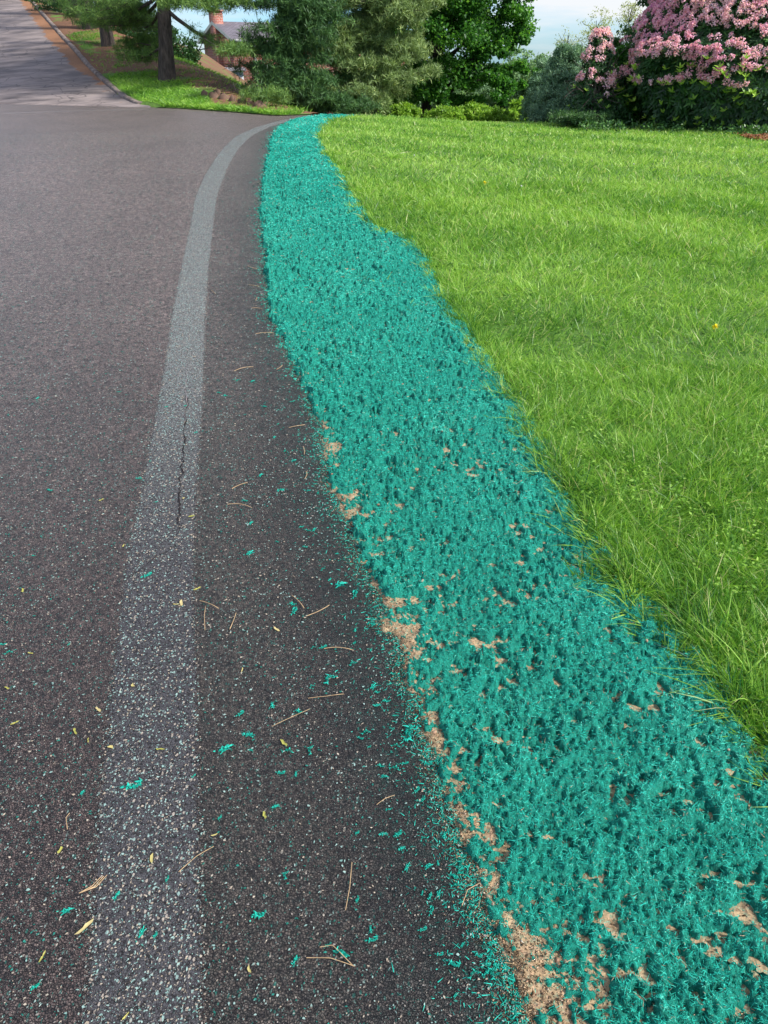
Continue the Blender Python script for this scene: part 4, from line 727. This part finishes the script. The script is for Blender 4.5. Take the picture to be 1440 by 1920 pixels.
mb=MB();mb.add([(-1.55,-.2,hg),(1.55,-.2,hg),(1.55,4.2,hg),(-1.55,4.2,hg),(-1.55,2.,hg+.18),(1.55,2.,hg+.18)],np.array([[0,1,5,4],[2,3,4,5],[0,3,2,1]]));mb.add([(-1.55,-.2,hg+.0),(-1.55,4.2,hg+.0),(-1.55,2,hg+.18),(1.55,-.2,hg),(1.55,4.2,hg),(1.55,2,hg+.18)],np.array([[0,2,1],[3,4,5]]));mb.build('roof',rf,ga)
mb=MB();mb.box(-1.42,1.42,-.06,-.005,-.12,.02);mb.build('trim_board',wt,ga)
# stones and dug-up clods below the skyline of the bank
st_=flat('rough_brown_stone',(.16,.10,.07),.95,.5,4.)
for i,(u,v) in enumerate([(385,186),(402,190),(421,193),(437,196),(455,200),(470,203),(486,207),(410,184)]):
    x,y=gnd(u,v);mb=MB();th=np.linspace(0,2*PI,9)[:-1];r=.05+.06*random.random();V=[];rr=[.9,1.,.75,.3]
    for a_,hz in zip(rr,(-.04,.04,.10,.13)): V+= [(r*a_*math.cos(t)*(.8+.5*random.random())*1.5,r*a_*math.sin(t)*(.8+.4*random.random()),hz*(.8+.4*random.random())) for t in th]
    idx=np.arange(32).reshape(4,8);nx=np.roll(idx,-1,1);mb.add(V,np.stack([idx[:-1],nx[:-1],nx[1:],idx[1:]],-1).reshape(-1,4));mb.add([V[k] for k in range(24,32)],np.array([[0,1,2,3],[0,3,4,7],[4,5,6,7]]))
    o=mb.build('stone',st_);o.location=(x,y,gz(x,y)+.06);tag(o,'rough brown stone at the foot of the bank above the far road edge','stone','stones at the foot of the bank')

# ------------------------------------------------------------ small countable things on the ground
def cp(o): 
    c=o.copy();COL.objects.link(c);return c
def needle_mesh(pts,w_=.0008):
    P=np.array(pts,float);mb=MB();mb.tube(P,np.full(len(P),w_),5);return mb
def path_needle(pix,label,z=.009,r=.0008,group=None,nm='pine_needle'):
    pts=[gnd(*q) for q in pix];c=np.mean(pts,0);t=np.linspace(0,len(pts)-1,9);X=np.interp(t,range(len(pts)),[p[0] for p in pts]);Y=np.interp(t,range(len(pts)),[p[1] for p in pts])
    zz=[gz(a,b)-gz(*c)+z+r for a,b in zip(X,Y)];zz=np.array(zz)+.003*np.sin(np.linspace(0,3.1,9))
    mb=needle_mesh(np.c_[X-c[0],Y-c[1],zz],r);o=mb.build(nm,M['needle'],None,True);o.location=(c[0],c[1],gz(*c));return tag(o,label,'pine needle',group)
path_needle([(600,1781),(624,1779),(662,1816)],'long bent tan pine needle near the bottom of the photo, upper of the crossing pair')
path_needle([(575,1801),(620,1803),(665,1817)],'straight tan pine needle near the bottom, lower of the pair meeting at a point')
path_needle([(336,1640),(370,1612),(402,1592)],'straight tan pine needle crossing the right edge of the pale line')
path_needle([(648,1712),(656,1670),(660,1622)],'upright curved pine needle on dark asphalt between line and mulch')
path_needle([(510,1367),(545,1352),(582,1334)],'pine needle lying diagonally on asphalt halfway between line and mulch')
path_needle([(578,1314),(610,1312),(645,1306)],'nearly level pine needle just above the diagonal one')
path_needle([(385,1186),(384,1160),(386,1142)],'short upright pine needle just right of the pale line')
path_needle([(706,1514),(722,1504),(740,1496)],'short thick pine needle close to the mulch edge')
path_needle([(866,1703),(876,1675),(905,1658)],'hooked pine needle at the sandy edge of the mulch')
path_needle([(128,1560),(126,1540),(132,1530)],'tiny curved needle on the dark road left of the line')
path_needle([(945,1810),(980,1817),(1015,1815)],'tan needle lying on the bare sandy soil near the bottom')
c=gnd(175,1662)
nb_=empty('needle_bundle',(c[0],c[1],gz(*c)+.008),'bundle of three tan pine needles on the left edge of the pale line','pine needles')
for q in([(150,1680),(175,1666),(190,1650)],[(150,1680),(178,1668),(196,1648)],[(150,1680),(182,1668),(202,1646)]):
    pts=[gnd(*a) for a in q];mb=needle_mesh([(p[0]-c[0],p[1]-c[1],.002) for p in pts],.0009);mb.build('needle',M['needle'],nb_,True)
protos=[]
for i in range(5):
    l=.05+.03*i/4;t=np.linspace(-1,1,8);bnd=.006*(i-1.5);mb=needle_mesh(np.c_[t*l/2,bnd*(1-t*t)*.6,.002+.002*(1-t*t)],.0010);protos.append(mb)
pm=[]
for i in range(18):
    u=random.uniform(392,640);v=random.uniform(640,1300) if i%3 else random.uniform(440,640);x,y=gnd(u,v)
    if x>ME(y)-.05: x=ME(y)-.1
    if len(pm)<5: o=protos[i%5].build('pine_needle',M['needle'],None,True);pm.append(o)
    else: o=cp(pm[i%5])
    o.location=(x,y,gz(x,y)+.009);o.rotation_euler=(0,0,random.uniform(0,6.28));o.scale=[1+.12*y]*3
    tag(o,'thin tan pine needle strewn on the asphalt between pale line and mulch','pine needle','pine needles strewn right of the pale line')
# yellow-green leaf scraps
def scrap(seed):
    r=np.random.default_rng(seed);n=9;th=np.linspace(0,2*PI,n+1)[:-1];ra=(.003+.007*r.random(n))*(1+.8*np.cos(th)**2)
    V=np.c_[ra*np.cos(th)*1.25,ra*np.sin(th)*.8,.0015+.004*r.random(n)];V=np.vstack([V,[0,0,.0012]]);F=np.array([[i,(i+1)%n,n] for i in range(n)]);mb=MB();mb.add(V,F,r.random());return mb
spots=[(190,942,'on the dark road above the bend of the crack'),(44,1112,'on the dark road near the left edge of the photo'),(232,1028,'at the left edge of the pale line'),(345,938,''),(361,972,'on the pale line right of the crack'),(330,1138,''),(341,1136,''),(371,1108,'at the right edge of the pale line'),(142,1376,'bright and upright on the dark road left of the line'),(167,1392,'just right of another on the dark road'),(209,1406,'on the left part of the pale line in the lower photo'),(534,1400,'on asphalt between line and mulch'),(286,1618,'pale, in the middle of the pale line'),(163,1742,'largest one, cream, on the left edge of the pale line'),(82,1798,'green, on dark road at lower left'),(114,1600,'cream, small, on dark road at left'),(236,1912,'long green one at the bottom of the pale line'),(468,1823,'cream, right of the line near the bottom'),(497,1535,'tiny and green right of the line'),(405,1570,'just right of the line edge'),(185,1335,''),(30,1360,''),(15,1295,''),(60,1230,''),(250,1290,''),(300,1410,''),(455,1260,''),(520,1185,'')]
pm=[]
for i,(u,v,t_) in enumerate(spots):
    x,y=gnd(u,v)
    if i<7: o=scrap(i).build('leaf_scrap',M['yleaf']);pm.append(o)
    else: o=cp(pm[i%7])
    o.location=(x,y,gz(x,y)+.0085);o.rotation_euler=(0,0,random.uniform(0,6.28));s=random.uniform(.5,.8)*(1+.12*y);o.scale=(s,s*random.uniform(.5,1),s)
    if 'largest' in t_: o.scale=(1.25,.75,1);o.rotation_euler=(0,0,1.0)
    if t_: tag(o,'yellow-green leaf scrap '+t_,'leaf scrap','leaf scraps on the road')
    else: tag(o,'tiny pale yellow leaf scrap lying loose on the asphalt','leaf scrap','tiny leaf scraps on the road')
# mulch clumps thrown on the road
def clump(seed,n=170,r0=.0075):
    g_=np.random.default_rng(seed);P=g_.normal(0,1,(n,3))*[r0*1.1,r0*.35,r0*.25];P[:,1]+=.6*P[:,0]*np.sin(P[:,0]*120+seed);P[:,2]=np.abs(P[:,2])+.001;D=g_.normal(size=(n,3))*[1.3,.6,.4];D[:,2]=np.abs(D[:,2])
    V,F,m=blades(P,D,.003+.007*g_.random(n)**2.5,.0022+.003*g_.random(n),g_.normal(.2,.3,n),2,.35);mb=MB();mb.add(V,F,np.repeat(.15+.5*g_.random(n),m));return mb
big=[(254,1480,'tall twisted teal mulch clump standing on the pale line',1.6),(425,1408,'longest teal mulch clump right of the pale line in the lower middle',1.5),(468,1382,'teal mulch clump just above the longest one',1.2),(615,1275,'dark teal mulch clump upright between line and mulch',1.4),(640,1790,'flat teal mulch clump beside the crossing needles near the bottom',1.2),(487,1720,'slim teal mulch clump slanting on dark asphalt',1.2),(128,1712,'small teal mulch clump on the left dark road',1.),(268,1752,'teal mulch clump low on the pale line',1.),(765,1375,'fluffy teal mulch clump nearly touching the mulch edge',2.),(640,1100,'teal mulch clump cluster close to the mulch edge',1.6),(668,1116,'teal mulch clump right next to the cluster by the mulch edge',1.4),(280,1082,'grey-teal torn clump on the pale line under the crack',1.3),(555,1148,'teal clump drawn out sideways between line and mulch',1.3),(470,1040,'small teal clump right of the line beside the crack foot',1.2),(526,922,'small teal clump in the middle of the asphalt shoulder',1.1),(540,1410,'',1.),(580,1410,'',1.),(262,900,'lone teal clump left of the pale line beside the crack',1.)]
pm=[clump(k,60).build('mulch_clump',M['fibre']) for k in range(6)];used=0
def place_clump(u,v,s,label,group):
    global used
    x,y=gnd(u,v);o=pm[used] if used<6 else cp(pm[random.randrange(6)]);used+=1
    o.location=(x,y,gz(x,y)+.0065);o.rotation_euler=(0,0,random.uniform(-.4,1.6));o.scale=(s,s*random.uniform(.6,1),s);tag(o,label,'mulch clump',group)
for u,v,t_,s in big: place_clump(u,v,s*.8,t_ or 'small teal mulch clump lying loose on the asphalt','mulch clumps on the road')
for i in range(120):
    v=random.uniform(700,1900)
    me_=np.interp(v,[700,740,830,920,1000,1070,1160,1280,1400,1520,1620,1750,1920],[560,585,600,625,660,690,720,770,800,850,880,930,985])
    u=me_-10-abs(random.gauss(0,1))*85 if i%3 else random.uniform(0,me_-40)
    if u<0: u=random.uniform(0,300)
    row='close to the viewer' if v>1500 else ('halfway up' if v>1150 else 'farther up the road')
    lu=np.interp(v,[700,1050,1500,1920],[305,232,185,150]);ru=np.interp(v,[700,1050,1600,1920],[385,368,382,388])
    zn='on the lane left of the pale line' if u<lu else('on the pale line' if u<ru else('just right of the pale line' if u<(ru+me_)/2 else 'beside the mulch edge'))
    place_clump(u,v,random.uniform(.35,.8),'small teal mulch clump '+zn+', '+row,'mulch clumps '+zn)
# pebbles caught in the mulch
def peb(seed):
    g_=np.random.default_rng(seed);mb=MB();n=8;th=np.linspace(0,2*PI,n+1)[:-1]+.35*g_.random(n);V=[]
    sx_,sy_=.0065*(1+.5*g_.random()),.0045*(1+.4*g_.random())
    for a_,hz in((.85,-.002),(1.,.001),(.75,.004),(.3,.0055)): V+=[(sx_*a_*math.cos(t)*(.75+.5*g_.random()),sy_*a_*math.sin(t),hz) for t in th]
    idx=np.arange(32).reshape(4,8);nx=np.roll(idx,-1,1);mb.add(V,np.stack([idx[:-1],nx[:-1],nx[1:],idx[1:]],-1).reshape(-1,4),g_.random());mb.add([V[k] for k in range(24,32)],np.array([[0,1,2,3],[0,3,4,7],[4,5,6,7]]),g_.random());return mb
pm=[peb(k).build('pebble',M['pebble'],None,False) for k in range(8)]
for i in range(70):
    y=.62*(4.2/.62)**random.random()
    if i%2: x=float(ME(y))+abs(random.gauss(0,.10))
    else: x=float(ME(y))+random.random()*float(GE(y)-ME(y))*.95
    a=np.array([x]),np.array([y]);z=float(np.maximum(mulch_z(*a),soil_z(*a))[0]);o=pm[i] if i<8 else cp(pm[i%8]);s=random.uniform(.4,.9);o.location=(x,y,z+.001);o.scale=(s,s,s);o.rotation_euler=(random.uniform(-.3,.3),random.uniform(-.3,.3),random.uniform(0,6.28))
    tag(o,*(('small reddish-tan pebble on the sandy edge of the mulch','pebble','pebbles along the sandy mulch edge') if i%2 else ('small reddish-tan pebble caught among the green mulch fibres','pebble','pebbles in the mulch')))
# dandelions, clover heads
yel=flat('dandelion_yellow',(.88,.72,.02),.7,.1,60);whi=flat('white_clover',(.75,.76,.70),.8,.1,60)
M['stalk']=leafmat('green_stalk',[(0,(.06,.16,.02)),(1,(.12,.26,.04))])
def flower(u,v,kind,label,h=.07,group=None):
    x,y=gnd(u,v);k=h/(CAM_H-gz(x,y));x-=x*k*.9;y-=y*k*.9
    r=empty(kind,(x,y,gz(x,y)),label,'flower',group);mb=MB();mb.tube([(0,0,0),(.004,0,h*.5),(0,0,h)],[.0015]*3,5,.5);mb.build('stem',M['stalk'],r,True)
    n=60;D=rdir(n,.5 if kind=='dandelion' else .1);V,F,m=blades(np.tile([0,0,h],(n,1)),D,np.full(n,.018 if kind=='dandelion' else .009),np.full(n,.005),np.full(n,.1),2,.5);mb=MB();mb.add(V,F,.5);mb.build('flower_head',yel if kind=='dandelion' else whi,r)
flower(1341,612,'dandelion','yellow dandelion in the lawn near the right edge of the photo')
flower(909,338,'dandelion','small distant yellow dandelion right of the mulch, in mid lawn')
for u,v,t_ in[(777,287,'small white clover head in the lawn nearest the mulch strip'),(978,344,'small white clover head in the far middle of the lawn'),(1189,305,'small white clover head far off in the right half of the lawn'),(1013,243,'tiny white flower on the lawn crest before the conifers'),(1175,250,'tiny white flower in the lawn before the azalea')]: flower(u,v,'clover_flower',t_)
# broadleaf weed at the right edge, tufts growing through the mulch
def weed(u,v,label,n=9,L_=.06,mt='bleaf',asp=.55,up=.7):
    x,y=gnd(u,v);r=empty('weed',(x,y,gz(x,y)+.01),label,'weed');th=np.linspace(0,2*PI,n+1)[:-1]+rng.normal(0,.2,n);D=np.c_[np.cos(th),np.sin(th),up*(.5+rng.random(n))];S=np.c_[-np.sin(th),np.cos(th),0*th]
    Lf=L_*(.7+.6*rng.random(n));V,F,m=blades(np.zeros((n,3)),D,Lf,Lf*asp,.3+.3*rng.random(n),5,.1,side=S,mid=2.);mb=MB();mb.add(V,F,np.repeat(rng.random(n),m));mb.build('leaves',M[mt],r)
    mb=MB();mb.tube([(0,0,-.02),(0,0,.01)],[.003,.002],5,.5);mb.build('stem',M['stalk'],r)
weed(1432,1225,'broad pale-leaved weed in the grass at the right edge of the photo',8,.05,asp=.9)
weed(1160,1110,'broad-leaved weed poking out where lawn meets mulch in mid photo',7,.035,asp=.8)
weed(1145,1060,'small broad-leaved weed in the grass above the mid-photo weed',6,.03,asp=.8)
def tuft_(u,v,n,L_,label,out=.6,tone=.65):
    x,y=gnd(u,v);mb=MB();D=np.c_[rng.normal(0,out,n),rng.normal(0,out,n),.5+.5*rng.random(n)];P=np.c_[rng.normal(0,.012,n),rng.normal(0,.012,n),np.zeros(n)]
    V,F,m=blades(P,D,L_*(.5+.7*rng.random(n)),np.full(n,.0045)*(1+.1*y),.4+.6*rng.random(n),5,.1);mb.add(V,F,np.repeat(np.clip(tone+rng.normal(0,.12,n),0,1),m));o=mb.build('grass_tuft',M['grass']);o.location=(x,y,gz(x,y)+.01);tag(o,label,'grass tuft')
for u,v,n,l,t_ in[(1185,1160,26,.13,'long arching grass tuft lying over the mulch below the broad-leaved weed'),(1215,1195,18,.12,'grass tuft sprawling over the mulch next to the long arching one'),(1235,1228,14,.10,'lowest sprawling grass tuft of three at the mulch edge in the right half'),(1175,1420,5,.07,'few green blades poking through mulch in the lower right'),(720,545,7,.16,'upright thin green sprig growing in the far mulch'),(765,585,14,.10,'grass sprigs in the mulch just below the thin upright sprig'),(735,300,60,.2,'dark grass tuft overhanging the far mulch edge'),(1395,1290,40,.22,'tall whitish-bladed grass clump at the right edge above the mulch'),(1410,1350,30,.18,'lower grass clump with long blades at the right edge'),(720,445,50,.16,'grass clump jutting into the mulch where the strip bends'),(1060,860,24,.15,'clump of long pale grass blades above the mulch edge'),(985,800,30,.17,'clump of arching grass blades leaning over the mulch in mid photo'),(870,560,40,.17,'grass clump leaning over the mulch bend in the upper half')]: tuft_(u,v,n,l,t_)
